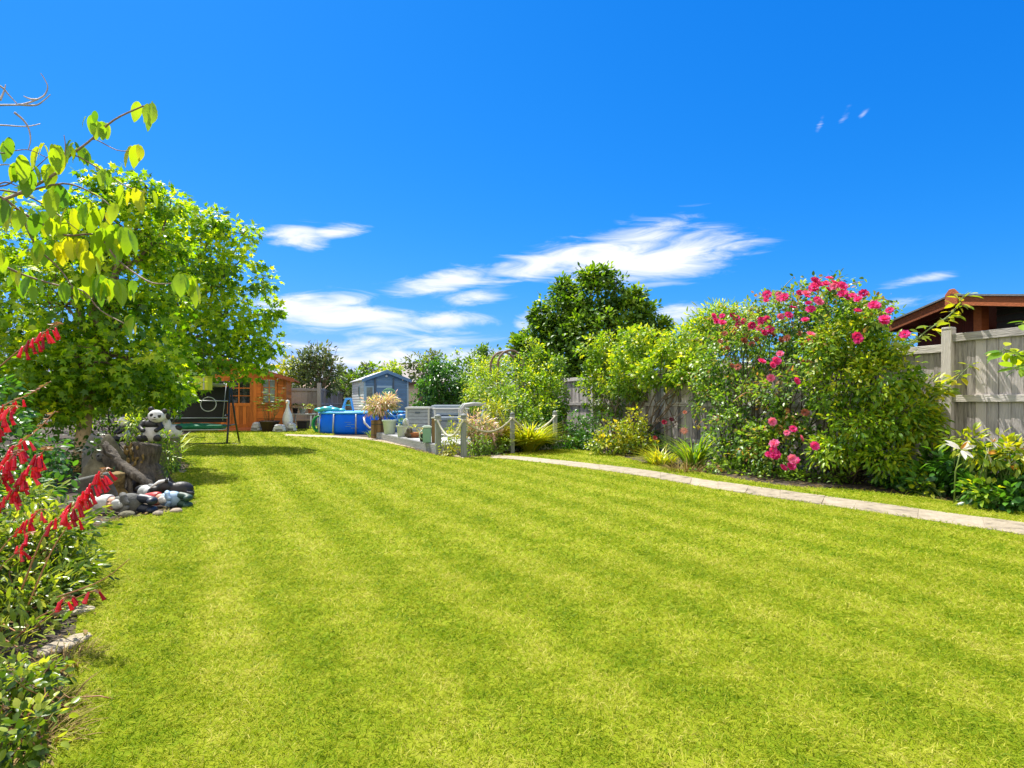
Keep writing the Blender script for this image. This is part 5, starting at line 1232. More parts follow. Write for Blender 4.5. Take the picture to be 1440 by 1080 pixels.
mb.tube([(.05, -.06, .30), (.12, -.12, .14), (.16, -.15, -.02)], [.045, .03, .028], 8).tube([(-.14, -.02, .43), (-.20, -.1, .50), (-.19, -.14, .58)], [.035, .022, .01], 7); mb.build('wood', 'log_grey', t, remesh=.011, disp=.02)
t = thing('roof_tile', 'grey slab leaning in shade between the trunk and the pyramid stone', 'slab', gpos(134, 7.5), R(10))
MB().box((0, 0, .52), (.24, .05, .26), Matrix.Rotation(R(25), 3, 'Y')).box((0, .04, .22), (.28, .2, .44)).build('body', 'stone_grey', t, bevel=.02)
t = thing('grey_slab', 'smooth grey paving slab propped behind the red flower spike', 'slab', gpos(127, 6.3), R(25))
MB().box((.05, 0, .15), (.34, .05, .32), Matrix.Rotation(R(24), 3, 'X') @ Matrix.Rotation(R(-14), 3, 'Y')).build('body', 'stone_grey', t, bevel=.02)

def panda(label, loc, s, rz, sit=True):
    o = thing('panda_statue', label, 'panda ornament', loc, rz)
    S = lambda *a: tuple(q * s for q in a)
    mb = MB(); mb.ell(S(0, 0, .18), S(.155, .135, .18)); mb.build('body', 'white_stone', o, remesh=.012)
    mb = MB(); mb.ell(S(0, -.005, .36), S(.145, .12, .10)); mb.build('chest', 'black_stone', o, remesh=.012)
    mb = MB(); mb.ell(S(0, -.04, .53), S(.155, .13, .135)); mb.ell(S(0, -.14, .50), S(.07, .06, .05)); hd = mb.build('head', 'white_stone', o, remesh=.010); hd.rotation_euler = (0, R(10), 0)
    for q in (-1, 1):
        MB().ell(S(q * .12, -.01, .655), S(.055, .035, .055), 10, 8).build('ear', 'black_stone', hd)
        MB().ell(S(q * .065, -.145, .545), S(.034, .025, .040), 10, 8, Matrix.Rotation(q * .5, 3, 'Y')).build('eye_patch', 'black_stone', hd)
        m = MB(); m.tube([S(q * .12, -.01, .40), S(q * .19, -.08, .30), S(q * .12, -.17, .24)], [.06 * s, .055 * s, .045 * s], 10); m.ell(S(q * .12, -.17, .24), S(.05, .05, .05)); m.ell(S(q * .13, -.02, .38), S(.07, .06, .07)); m.build('arm', 'black_stone', o, remesh=.012)
        m = MB(); m.tube([S(q * .09, -.02, .08), S(q * .15, -.16, .07), S(q * .16, -.24, .08)], [.075 * s, .07 * s, .06 * s], 10); m.ell(S(q * .16, -.25, .09), S(.06, .045, .07)); m.build('leg', 'black_stone', o, remesh=.012)
    MB().ell(S(0, -.198, .515), S(.022, .014, .016), 8, 6).build('nose', 'black_stone', hd)
    MB().tube([S(-.03, -.185, .475), S(0, -.192, .468), S(.03, -.185, .475)], .005 * s, 6).build('mouth', 'black_stone', hd)
    return o
panda('black and white panda ornament sitting upright on the gnarled stump', gpos(213, 7.25) + Vector((0, .0, .60)), .62, R(22))
panda('small panda ornament in shade perched on the pyramid stone', gpos(169, 7.45) + Vector((0, .08, .585)), .5, R(-40))
t = thing('dog_ornament', 'white spotted dog ornament sitting behind the panda near the swing seat', 'dog ornament', gpos(239, 9.3) + Vector((0, 0, .0)), R(-30))
MB().lathe([(.15, 0), (.17, .25), (.14, .5), (.16, .52)], n=14).build('pedestal', 'log_grey', t)
mb = MB(); mb.ell((0, .05, .62), (.10, .14, .12)); mb.ell((0, -.06, .72), (.08, .08, .13)); mb.ell((0, -.10, .87), (.085, .085, .08)); mb.ell((0, -.19, .85), (.04, .06, .035))
for q in (-1, 1): mb.tube([(q * .05, -.10, .72), (q * .055, -.13, .53)], [.035, .03], 8)
b = mb.build('body', 'white_stone', t, remesh=.012)
for q in (-1, 1): MB().ell((q * .085, -.07, .88), (.022, .04, .06), 8, 6).build('ear', 'black_stone', t); MB().ell((q * .035, -.175, .89), (.012, .01, .012), 8, 6).build('eye', 'black_stone', t)
MB().ell((0, -.25, .86), (.018, .014, .014), 8, 6).build('nose', 'black_stone', t); MB().ell((.06, .1, .68), (.05, .07, .05), 8, 6).build('patch', 'black_stone', t)

def lying_gnome(label, loc, rz, hat, coat, beard, s=1.0, boots='blue_dark_paint'):
    """a garden gnome fallen on its side: hat, bearded face, coat, arms, legs and boots"""
    o = thing('garden_gnome', label, 'garden gnome', loc, rz); S = lambda *a: tuple(q * s for q in a)
    mb = MB(); mb.ell(S(.14, 0, .10), S(.12, .095, .10)); mb.ell(S(.04, 0, .095), S(.08, .08, .08)); mb.build('coat', coat, o, remesh=.010)
    hm = MB(); hm.tube([S(-.04, 0, .10), S(-.10, 0, .105), S(-.20, 0, .11), S(-.28, 0, .10)], [.088 * s, .085 * s, .06 * s, .03 * s], 14); hm.ell(S(-.28, 0, .10), S(.05, .03, .03)); hm.build('hat', hat, o, remesh=.010)
    hd = MB().ell(S(-.01, -.02, .10), S(.065, .07, .068)).build('head', 'skin_paint', o)
    MB().ell(S(.0, -.095, .105), S(.018, .02, .018), 8, 6).build('nose', 'skin_paint', hd)
    for q in (-1, 1): MB().ell(S(-.022, -.082, .105 + q * .026), S(.008, .006, .008), 6, 5).build('eye', 'black_stone', hd)
    m = MB(); m.ell(S(.045, -.06, .10), S(.055, .04, .05)); m.ell(S(.09, -.07, .095), S(.045, .03, .03)); m.build('beard', beard, hd, remesh=.008)
    for q in (-1, 1):
        m = MB(); m.tube([S(.08, -.02, .10 + q * .085), S(.13, -.09, .10 + q * .075), S(.16, -.11, .10 + q * .03)], [.034 * s, .03 * s, .024 * s], 8); m.ell(S(.165, -.112, .10 + q * .024), S(.028, .024, .024)); m.build('arm', coat, o, remesh=.009)
        m = MB(); m.tube([S(.22, 0, .10 + q * .045), S(.30, -.01, .09 + q * .05), S(.36, -.02, .08 + q * .045)], [.05 * s, .045 * s, .042 * s], 8); m.ell(S(.37, -.05, .08 + q * .045), S(.045, .075, .042)); m.build('boot', boots, o, remesh=.010)
    return o
lying_gnome('garden gnome with a long white hat lying on its side at the lawn edge', G(162, 722), R(6), 'white_stone', 'stone_grey', 'pale_lid', 1.0)
lying_gnome('dark capped gnome tumbled against the stump beside the lying white gnome', G(203, 706) + Vector((0, .12, .0)), R(150), 'black_stone', 'pale_lid', 'white_stone', .82, 'black_stone')
lying_gnome('gnome in pale coat with dark green boots lying nearest the lawn', G(228, 713), R(-4), 'red_paint', 'shed_trim', 'white_stone', .85, 'green_dark_paint')
t = thing('badger_ornament', 'black animal ornament crouching at the end of the fallen gnomes', 'animal ornament', G(240, 706) + Vector((0, .1, 0)), R(-60))
mb = MB(); mb.ell((0, .05, .12), (.085, .13, .09)); mb.ell((0, -.10, .16), (.07, .085, .07)); mb.ell((0, -.20, .14), (.04, .06, .035))
for q in (-1, 1):
    mb.tube([(q * .07, -.03, .10), (q * .08, -.06, 0)], [.04, .035], 8); mb.tube([(q * .08, .14, .10), (q * .09, .12, 0)], [.05, .04], 8); mb.ell((q * .05, -.09, .235), (.022, .02, .028), 8, 6)
mb.build('body', 'black_stone', t, remesh=.012)
for q in (-1, 1): MB().tube([(q * .025, -.24, .165), (q * .04, -.16, .222), (q * .045, -.07, .238)], [.01, .014, .008], 6).build('stripe', 'white_stone', t)
for i, (px, py, r, m, lb) in enumerate([(118, 712, .07, 'skin_paint', 'small pinkish round pebble in front of the grey slab'), (178, 728, .06, 'stone_olive', 'small tan stone at the lawn edge below the lying gnome'), (222, 726, .05, 'slab', 'small buff stone in front of the pale coated gnome'), (248, 722, .05, 'pale_slab', 'pale small stone at the end of the gnome row')]):
    o = thing('pebble', lb, 'stone', G(px, py), i); mb = MB(); mb.ell((0, 0, r * .5), (r * 1.3, r, r * .6), 10, 8); mb.ell((r * .5, 0, r * .4), (r * .8, r * .8, r * .5), 10, 8); mb.build('stone', m, o, remesh=.01, disp=.01)
t = thing('hanging_lantern', 'square yellow green lantern hanging in the tree before the swing seat', 'lantern', P(286, 549, 13.4))
MB().box((0, 0, .155), (.32, .22, .30)).build('box', 'lantern', t, bevel=.012)
MB().box((.07, -.113, .155), (.028, .012, .28)).build('stripe', 'pale_lid', t); MB().box((0, 0, .32), (.34, .24, .022)).build('lid', 'lantern', t, bevel=.006)
MB().tube([(-.10, 0, .33), (0, 0, .52), (.10, 0, .33)], .008, 6).tube([(0, 0, .52), (0, .02, 1.0)], .004, 5).build('cord', 'dark_metal', t)

# --- middle: planting round the deck and the rope fence
plant('ivy_bush', 'big rounded dark green ivy bush behind the deck furniture', 'shrub', [(622, 540, 33, 32, 20.5, .8), (604, 555, 22, 24, 20.2, .5), (642, 553, 18, 26, 20.4, .5), (615, 520, 22, 14, 20.5, .5), (622, 575, 34, 18, 20.4, .7)], 'l_broad', 'oval', .115, 7500, 12, 61, .55, droop=.9, up=.4, bright=.5, n_stems=24)
plant('ivy_bush', 'loose light green stems growing out of the top of the ivy bush', 'shrub', [(628, 512, 22, 10, 21, .4), (643, 497, 5, 16, 21, .1), (596, 508, 8, 12, 21, .2)], 'l_lime', 'oval', .10, 420, 6, 62, .2, n_stems=30, stem_r=.008)
def bamboo(name, label, base, h, n, seed, spread=.5, mat='l_bamboo', leaf=.15, stem='stem_green'):
    rng = np.random.default_rng(seed); o = thing(name, label, 'plant', base); mb = MB(); LP, LA = [], []
    for k in range(n):
        a = rng.random() * 6.28; r = spread * math.sqrt(rng.random()); b = np.array([base[0] + r * .6 * math.cos(a), base[1] + r * .6 * math.sin(a), 0]); hh = h * rng.uniform(.55, 1.05)
        e = b + np.array([math.cos(a) * r * .9, math.sin(a) * r * .9, hh]); w = wig(b, e, 7, .02, rng); mb.tube(w, np.linspace(.009, .003, 7), 5)
        for q in range(26):
            t = .25 + .75 * rng.random(); i = min(5, int(t * 6)); LP.append(w[i] + (w[i + 1] - w[i]) * rng.random()); LA.append((rng.normal(), rng.normal(), rng.normal() * .4 - .25))
    mb.build('stems', stem, o, world=True); LP, LA = np.array(LP), np.array(LA, float)
    leaves('foliage', mat, 'narrow', LP, LA, norm(rng.normal(size=LP.shape) + [0, 0, 1.2]), rng.uniform(.6, 1.2, len(LP)) * leaf, rng.random(len(LP)), o, np.full(len(LP), 1.5))
    return o
bamboo('bamboo', 'feathery yellow green bamboo clump behind the garden chair', gpos(688, 15.6), 1.9, 28, 71, .5)
bamboo('bamboo', 'taller loose bamboo stems in front of the garden arch', gpos(735, 15.6), 2.0, 22, 72, .45, 'l_mid', .13)
plant('green_shrub', 'fresh green upright shrub with dark stems before the garden arch', 'shrub', [(752, 560, 24, 40, 14.6, .45), (738, 530, 20, 28, 15.2, .4), (770, 535, 22, 28, 14.8, .4), (765, 585, 28, 26, 14.2, .4), (748, 500, 14, 26, 15.5, .3)], 'l_lime', 'oval', .085, 5200, 10, 73, .35, n_stems=30)
plant('green_shrub', 'leafy shrub under the near end of the climber along the fence', 'shrub', [(786, 565, 13, 28, 14.6, .3), (795, 612, 24, 20, 13.9, .35), (782, 520, 14, 22, 15.5, .3), (815, 627, 22, 12, 13.6, .3)], 'l_mid', 'oval', .08, 4200, 10, 74, .35, n_stems=26)
plant('green_shrub', 'yellowish shrub leaning out behind the rope fence', 'shrub', [(700, 545, 26, 24, 16.5, .5), (672, 535, 24, 24, 17, .5), (690, 515, 30, 14, 18.5, .5), (668, 560, 18, 20, 16.2, .4)], 'l_lime', 'lance', .11, 4200, 10, 75, .3, n_stems=30, bright=.4)
plant('green_shrub', 'dense bright shrub between the golden grass and the garden arch', 'shrub', [(728, 575, 22, 22, 14.3, .4), (750, 592, 20, 16, 13.8, .3), (708, 560, 16, 20, 14.8, .35)], 'l_mid', 'oval', .075, 2600, 10, 175, .3, n_stems=24, bright=.5)
plant('green_shrub', 'dark green filler shrub behind the last two rope posts', 'shrub', [(772, 590, 16, 18, 14.0, .3), (783, 580, 12, 16, 14.4, .3), (770, 612, 18, 14, 13.7, .25)], 'l_broad', 'oval', .075, 2200, 10, 176, .3, n_stems=24, bright=.4)
plant('pink_willow', 'pink and cream leaved willow behind the rope fence', 'shrub', [(672, 605, 22, 14, 12.3, .3), (668, 595, 14, 12, 12.4, .25), (688, 612, 12, 10, 12.3, .2)], 'l_pink', 'narrow', .13, 1100, 12, 76, .2, stem='bark', n_stems=30, width=1.6, bright=.4, up=.9, spread=1.2)
o, C, O = plant('pink_willow', 'pink topped standard willow on a short stem in the barrel planter', 'shrub', [(537, 570, 23, 8, 17.3, .4), (530, 573, 14, 7, 17.2, .3), (546, 566, 12, 8, 17.3, .3)], 'l_pink', 'narrow', .15, 1500, 12, 77, .2, gpos(533, 17.35) + Vector((0, 0, .5)), 'bark', trunk=(tree_trunk(gpos(533, 17.35) + Vector((0, 0, .5)), P(538, 578, 17.3), .05, .035)), n_stems=40, width=1.5, up=.9, bright=.5)
tuft('grass_clump', 'arching golden yellow grass clump between the rope posts', 'grass clump', gpos(744, 12.75), .95, 700, 'l_gold', 'blade', 78, .75, .16, .75)
tuft('reed_plant', 'upright orange tinged leaves standing between the willow and the golden grass', 'plant', gpos(702, 12.9), .95, 160, 'l_straw', 'strap', 79, .3, .16, .5)
plant('border_plant', 'orange tinged leafy plant rising behind the second rope post', 'plant', [(703, 585, 17, 26, 12.9, .25), (692, 572, 14, 18, 13.1, .2)], 'l_yellow', 'lance', .10, 700, 10, 80, .2, stem='stem_red', n_stems=24, stem_r=.005)
plant('border_plant', 'bright white edged leaves at the foot of the deck corner post', 'plant', [(632, 620, 12, 18, 11.9, .2), (642, 600, 12, 14, 12.3, .2), (634, 635, 16, 8, 11.7, .2)], 'l_yellow', 'lance', .085, 800, 10, 81, .2, stem='stem_green', n_stems=30, stem_r=.004, bright=.5)
plant('border_plant', 'low green plants along the rope fence below the pink willow', 'plant', [(676, 628, 18, 13, 11.8, .25), (700, 627, 16, 13, 12.2, .25), (664, 634, 10, 8, 11.6, .2), (688, 636, 18, 6, 11.9, .2)], 'l_mid', 'lance', .075, 1300, 10, 82, .2, stem='stem_green', n_stems=30, stem_r=.004)
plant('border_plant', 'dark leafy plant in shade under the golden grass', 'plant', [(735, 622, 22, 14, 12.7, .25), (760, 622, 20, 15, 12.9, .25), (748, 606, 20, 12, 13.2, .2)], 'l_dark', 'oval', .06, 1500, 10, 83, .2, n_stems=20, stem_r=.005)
o = tuft('grass_tuft', 'spiky plant at the lawn edge beside the sage tub', 'plant', gpos(524, 17.6), .42, 70, 'l_strap', 'strap', 84, .5, .12, .45)
o = thing('white_flower', 'single white flower on a thin stem below the golden grass', 'flower', gpos(750, 12.4))
MB().tube([(0, 0, 0), (.02, .0, .2), (-.02, -.02, .40)], .006, 5).build('stem', 'stem_green', o); bloom_obj('daisy', 'f_lily', 'bloom', Vector(o.location) + Vector((-.02, -.02, .40)), .10, (-.4, -1, .5), o)
o = thing('white_flower', 'round white flower in front of the orange tinged leaves', 'flower', gpos(706, 12.5))
MB().tube([(0, 0, 0), (.02, .0, .3), (0, -.03, .50)], .006, 5).build('stem', 'stem_green', o); bloom_obj('daisy', 'f_lily', 'bloom', Vector(o.location) + Vector((0, -.03, .50)), .10, (0, -1, .3), o)
plant('border_plant', 'leafy green plant filling the bed behind the last rope post', 'plant', [(812, 600, 20, 22, 13.6, .3), (798, 622, 22, 14, 13.2, .3), (828, 618, 18, 16, 13.0, .3)], 'l_broad', 'oval', .08, 1300, 10, 85, .25, n_stems=20, stem_r=.005, bright=.4)

# --- climber over the fence and the trees beyond
def fp(px, d, py):                               # a point d metres to the lawn side of the fence, seen at px, py
    k = (px - CX) / F; A = FA + FN * d; tt = (A.x - k * A.y) / (k * FD.y - FD.x); Y = A.y + FD.y * tt
    return Y
def FBl(px, py, rx, ry, d=.3, dr=.4): return (px, py, rx, ry, fp(px, d, py), dr)
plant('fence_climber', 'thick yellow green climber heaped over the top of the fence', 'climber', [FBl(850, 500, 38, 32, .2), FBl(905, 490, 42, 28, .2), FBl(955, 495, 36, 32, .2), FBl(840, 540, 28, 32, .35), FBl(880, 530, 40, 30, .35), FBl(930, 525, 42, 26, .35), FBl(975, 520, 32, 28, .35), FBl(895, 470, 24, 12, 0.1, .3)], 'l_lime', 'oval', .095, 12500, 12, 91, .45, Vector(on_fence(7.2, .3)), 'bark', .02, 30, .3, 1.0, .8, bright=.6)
plant('fence_climber', 'darker leafy climber hanging down the fence below the yellow green heap', 'climber', [FBl(862, 560, 22, 30, .35, .25), FBl(842, 580, 14, 20, .35, .2), FBl(888, 548, 30, 16, .4, .25), FBl(985, 545, 22, 22, .35, .3)], 'l_mid', 'lance', .085, 2600, 10, 92, .35, Vector(on_fence(8.0, .3)), 'bark', .014, 22, .5)
TB = gpos(835, 20.5)
plant('broad_tree', 'big rounded dark olive tree standing beyond the fence under the long cloud', 'tree', [(838, 425, 40, 34, 20.5), (792, 448, 38, 30, 20.3), (880, 446, 36, 28, 20.5), (830, 475, 70, 36, 20.0), (765, 480, 30, 30, 20.3), (745, 502, 22, 24, 20), (898, 474, 30, 26, 20.5), (926, 462, 12, 18, 20.5, .4), (790, 412, 18, 16, 20.6, .5), (842, 388, 22, 12, 20.6, .5), (826, 392, 12, 12, 20.6, .4), (868, 398, 12, 12, 20.6, .4), (893, 418, 14, 10, 20.6, .4), (906, 440, 14, 12, 20.6, .4), (760, 445, 14, 14, 20.5, .4), (732, 488, 12, 12, 20.2, .4), (775, 520, 40, 30, 19.5), (850, 510, 60, 30, 20)], 'l_tree', 'oval', .17, 26000, 14, 93, .4, TB, 'bark', .02, 50, .2, 1.1, .8, gap=.1, trunk=tree_trunk(TB, TB + Vector((0, 0, 2.0)), .22, .15), bright=.4)
T2 = gpos(1000, 14.5)
plant('yellow_tree', 'pale yellow green feathery tree beyond the fence between big tree and roses', 'tree', [(1000, 465, 40, 30, 14.5, .7), (975, 485, 34, 28, 14.8, .7), (1040, 470, 36, 32, 14.2, .7), (1012, 445, 28, 14, 14.5, .5), (960, 505, 30, 24, 15, .6)], 'l_lime', 'narrow', .16, 8500, 14, 94, .35, T2, 'bark', .02, 40, .2, 1.0, .8, width=1.6, trunk=tree_trunk(T2, T2 + Vector((0, 0, 1.5)), .1, .07), bright=.5)

# --- roses and their neighbours
def rose_bush():
    rng = np.random.default_rng(101)
    o, C, O = plant('rose_bush', 'tall climbing rose bush covered in clusters of deep pink blooms', 'rose bush',
        [FBl(1090, 470, 62, 52, .6, .5), FBl(1040, 500, 56, 52, .6, .5), FBl(1130, 450, 55, 45, .6, .5), FBl(1180, 440, 45, 40, .5, .45), FBl(1010, 545, 45, 50, .7, .4), FBl(1060, 580, 60, 55, .9, .45), FBl(1120, 560, 60, 55, .9, .45), FBl(1035, 620, 45, 38, 1.0, .4), FBl(1100, 630, 60, 40, 1.1, .4), FBl(1020, 465, 34, 24, .5, .4), FBl(1150, 420, 40, 24, .5, .4), FBl(1085, 432, 36, 22, .5, .35), FBl(1060, 648, 60, 22, 1.1, .35), FBl(1210, 428, 34, 16, .9, .25), FBl(1222, 452, 20, 14, .9, .2), FBl(1160, 402, 26, 10, .7, .25), FBl(1150, 500, 30, 50, 1.2, .25), FBl(1040, 440, 18, 14, .5, .25)],
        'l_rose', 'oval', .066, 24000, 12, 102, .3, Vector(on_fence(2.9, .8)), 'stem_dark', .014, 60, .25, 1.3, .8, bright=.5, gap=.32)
    spots = [(1170, 400, 3), (1160, 406, 3), (1182, 404, 2), (1148, 404, 3), (1128, 418, 3), (1140, 424, 2), (1190, 416, 3), (1208, 420, 3), (1084, 418, 3), (1098, 424, 2), (1012, 447, 3), (1004, 456, 2), (1036, 446, 3), (1045, 452, 2), (1066, 454, 4), (1078, 456, 3), (1072, 462, 2), (1102, 440, 2), (1120, 440, 1), (1145, 436, 2), (1242, 452, 2), (1210, 475, 2), (1092, 500, 2), (1090, 515, 2), (1068, 514, 1), (1140, 478, 2), (1083, 526, 1), (1122, 535, 1), (1238, 438, 1), (1110, 603, 2), (1091, 588, 1), (1090, 642, 3), (1079, 638, 2), (1089, 625, 2), (1142, 623, 1), (1118, 645, 2), (1111, 659, 2), (1125, 618, 1), (1226, 428, 2), (1270, 475, 1), (1130, 454, 1), (1200, 432, 1)]
    for i, (px, py, n) in enumerate(spots):
        Yb = fp(px, 1.15 if py < 480 else 1.5, py)
        for k in range(n):
            p = P(px + rng.normal() * 5, py + rng.normal() * 4, Yb + rng.normal() * .06)
            bloom_obj('rose', ['f_rose', 'f_rose', 'f_rose_pale', 'f_rose_deep'][int(rng.integers(4))], 'bloom', p, rng.uniform(.11, .175), Vector((rng.normal() * .4 - .2, -1 + rng.normal() * .3, .7 + rng.normal() * .3)), o)
    cl = []
    for x0, y0, x1, y1, x2, y2 in [(1050, 470, 1030, 438, 1008, 428), (1120, 430, 1128, 405, 1122, 396), (1180, 420, 1196, 400, 1214, 396), (1215, 430, 1240, 420, 1256, 428), (1000, 500, 985, 480, 966, 478), (1150, 415, 1152, 396, 1160, 388), (1075, 560, 1050, 552, 1030, 566), (1130, 520, 1150, 508, 1168, 516), (1010, 600, 992, 590, 978, 602)]:
        Yq = fp(x0, 1.0, y0); w_ = smooth_line([P(x0, y0, Yq), P(x1, y1, Yq), P(x2, y2, Yq)], 5); MB().tube(w_, np.linspace(.010, .003, len(w_)), 5).build('cane', 'stem_red', o, world=True)
        for k in range(16): q_ = w_[int(rng.integers(1, len(w_)))]; cl.append(np.array(q_) + rng.normal(size=3) * .035)
    cl = np.array(cl); a = norm(rng.normal(size=cl.shape)); leaves('cane_foliage', 'l_rose', 'oval', cl, a, norm(rng.normal(size=cl.shape) + [0, -.3, 1]), rng.uniform(.05, .08, len(cl)), rng.random(len(cl)), o)
    for px, py in [(1058, 462), (1048, 480), (1054, 490), (1030, 470), (1020, 473), (1110, 478), (1118, 470), (1100, 468), (1068, 505), (1040, 515), (1032, 518), (1020, 492), (1012, 488), (1126, 487), (1134, 505), (1108, 582), (1130, 584), (1050, 472), (1062, 474), (1085, 470), (1095, 478)]:
        bloom_obj('rose', 'f_salmon', 'faded_bloom', P(px + rng.normal() * 3, py + rng.normal() * 3, fp(px, 1.05, py)), rng.uniform(.10, .15), Vector((rng.normal() * .5, -1, .5)), o)
    Yc = fp(1105, .7, 420); w = [P(1085, 440, Yc), P(1094, 418, Yc), P(1104, 402, Yc), P(1116, 390, Yc)]
    MB().tube(smooth_line(w, 4), np.linspace(.012, .004, 13), 6).build('cane', 'stem_green', o, world=True)
    rp = np.array([P(1088 + 28 * q, 436 - 46 * q + rng.normal() * 2, Yc) for q in rng.random(22)]); a = norm(rng.normal(size=(22, 3))); leaves('cane_leaves', 'l_rose', 'oval', rp, a, a[:, ::-1] + [0, 0, 1], np.full(22, .07), rng.random(22) * .7, o)
rose_bush()
o, C, O = plant('mock_orange', 'vigorous yellow green shrub spilling over the fence beside the roses', 'shrub', [FBl(1200, 485, 44, 40, .7, .35), FBl(1240, 530, 46, 42, .7, .35), FBl(1180, 545, 40, 44, .9, .35), FBl(1275, 585, 40, 34, .6, .25), FBl(1215, 600, 46, 36, .9, .35), FBl(1185, 635, 40, 24, 1.0, .3), FBl(1250, 645, 36, 24, .8, .25), FBl(1195, 445, 30, 20, .6, .3), FBl(1295, 550, 26, 22, .4, .2), FBl(1245, 492, 20, 14, .5, .2), FBl(1290, 615, 22, 16, .5, .2), FBl(1165, 480, 26, 22, .9, .25), FBl(1225, 455, 20, 14, .6, .2), FBl(1310, 590, 18, 14, .35, .15)],
      'l_lime', 'oval', .082, 15000, 10, 104, .30, Vector(on_fence(1.2, .6)), 'stem_dark', .014, 50, .35, 1.25, .75, width=.72, bright=.6, gap=.34)
def spray(name, label, line, Yl, n, leaf, mat='l_yellow', seed=1, kind='oval', base=None):
    rng = np.random.default_rng(seed); o = thing(name, label, 'climber', base or (P(*line[0], Yl).xy.to_3d()))
    w = smooth_line([P(x, y, Yl) for x, y in line], 6); mb = MB().tube(w, np.linspace(.010, .003, len(w)), 6); LP, LA = [], []
    for k in range(n):
        q = w[int(rng.random() * (len(w) - 1))]; a = rng.random() * 6.28; d = np.array([math.cos(a), math.sin(a) * .8, rng.normal() * .4 - .1]); e = np.array(q) + d * leaf * .4; mb.tube([q, e], .0025, 4); LP.append(e); LA.append(d)
    mb.build('stem', 'stem_green', o, world=True); LP, LA = np.array(LP), np.array(LA)
    leaves('foliage', mat, kind, LP, LA, norm(rng.normal(size=LP.shape) * .4 + [0, -.3, 1]), leaf * rng.uniform(.6, 1.2, n), rng.random(n), o); return o
Yf = fp(1330, .25, 470)
spray('climbing_vine', 'yellow green vine sprig climbing past the top of the near fence post', [(1268, 490), (1288, 478), (1302, 466), (1318, 455), (1334, 444), (1346, 432), (1352, 420), (1362, 410)], Yf, 60, .13, seed=111, base=Vector(on_fence(.6, .3)))
spray('climbing_vine', 'bright vine sprig crossing the fence post halfway up', [(1296, 575), (1318, 556), (1334, 545), (1350, 528), (1366, 512)], fp(1340, .25, 540), 44, .12, seed=112, base=Vector(on_fence(.2, .3)))
spray('climbing_vine', 'short bright sprig low down beside the fence post', [(1290, 600), (1315, 618), (1340, 616), (1362, 622)], fp(1330, .3, 610), 34, .11, seed=113, base=Vector(on_fence(.3, .35)))
spray('climbing_vine', 'pale leaved spray reaching in front of the fence top panel', [(1530, 470), (1480, 490), (1440, 500), (1424, 495), (1410, 490)], 5.3, 46, .13, 'l_lime', 114, base=Vector(on_fence(-2.2, .5)))
spray('climbing_vine', 'upper leafy spray at the end of the fence', [(1530, 440), (1480, 448), (1450, 452), (1428, 456)], 5.5, 24, .12, 'l_lime', 115, base=Vector(on_fence(-2.0, .5)))
spray('climbing_vine', 'drooping leafy spray hanging beside the upper fence panel', [(1530, 480), (1485, 492), (1450, 512), (1428, 520)], 5.2, 30, .12, 'l_mid', 116, base=Vector(on_fence(-2.4, .5)))

# --- the bed in front of the fence
def bp(px, py): return G(px, py)
plant('spotted_laurel', 'yellow speckled laurel shrub at the front of the bed', 'shrub', [(862, 615, 24, 22, 12.0, .3), (850, 628, 20, 12, 11.8, .25), (880, 625, 20, 16, 11.9, .25)], 'l_varieg', 'oval', .075, 1500, 10, 121, .3, n_stems=24, stem_r=.006, bright=.4)
plant('green_shrub', 'upright yellow green shrub behind the speckled laurel', 'shrub', [(893, 600, 14, 28, 12.1, .25), (905, 622, 20, 20, 11.9, .25), (882, 612, 14, 20, 12.2, .2)], 'l_yellow', 'oval', .075, 1100, 10, 122, .3, n_stems=24, stem_r=.006)
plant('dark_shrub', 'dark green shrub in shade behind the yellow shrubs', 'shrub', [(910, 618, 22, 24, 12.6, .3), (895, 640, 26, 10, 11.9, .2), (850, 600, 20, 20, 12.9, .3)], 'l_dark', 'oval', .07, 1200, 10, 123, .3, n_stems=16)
tuft('strap_leaf_plant', 'yellow striped strap leaved clump spilling onto the grass strip', 'plant', bp(935, 655) + Vector((0, .25, 0)), .52, 240, 'l_gold', 'strap', 124, .9, .22, .5)
tuft('strap_leaf_plant', 'tall green strap leaves in front of the rose bush', 'plant', bp(985, 660) + Vector((0, .35, 0)), .80, 120, 'l_strap', 'strap', 125, .5, .16, .5)
tuft('strap_leaf_plant', 'straw coloured dying strap leaves on the bed edge', 'plant', bp(965, 664) + Vector((0, .15, 0)), .35, 160, 'l_straw', 'strap', 126, 1.3, .30, .4)
for i, (px, py, Y, m, knd, sz, lb) in enumerate([(921, 616, 11.4, 'f_crimson', 'rose', .10, 'crimson flower above the striped strap leaves'), (934, 594, 11.6, 'f_crimson', 'rose', .12, 'dark crimson flower head in front of the fence post'), (962, 606, 11.0, 'f_coral', 'daisy', .14, 'coral flat flower on a stem before the rose bush'), (944, 590, 11.8, 'f_purple', 'rose', .10, 'maroon flower beside the dark crimson head'), (963, 580, 11.2, 'f_coral', 'rose', .09, 'small orange red flower against the grey fence')]):
    b = gpos(px, Y); top = P(px, py, Y); o = thing('bed_flower', lb, 'flower', b)
    MB().tube([(0, 0, 0), (.02, 0, top.z * .5), (0, 0, top.z)], [.007, .006, .005], 5).build('stem', 'stem_green', o); bloom_obj(knd, m, 'bloom', top, sz * 1.2, (random.uniform(-.3, .3), -1, .6), o)
    n = 9; rr = np.random.default_rng(i); a = rr.random(n) * 6.28; ps = np.stack([np.full(n, b.x), np.full(n, b.y), rr.random(n) * top.z * .7], 1); leaves('foliage', 'l_strap', 'lance', ps, np.stack([np.cos(a), np.sin(a), np.full(n, .5)], 1), np.tile([0., 0, 1], (n, 1)), np.full(n, .14), rr.random(n) * .6, o)
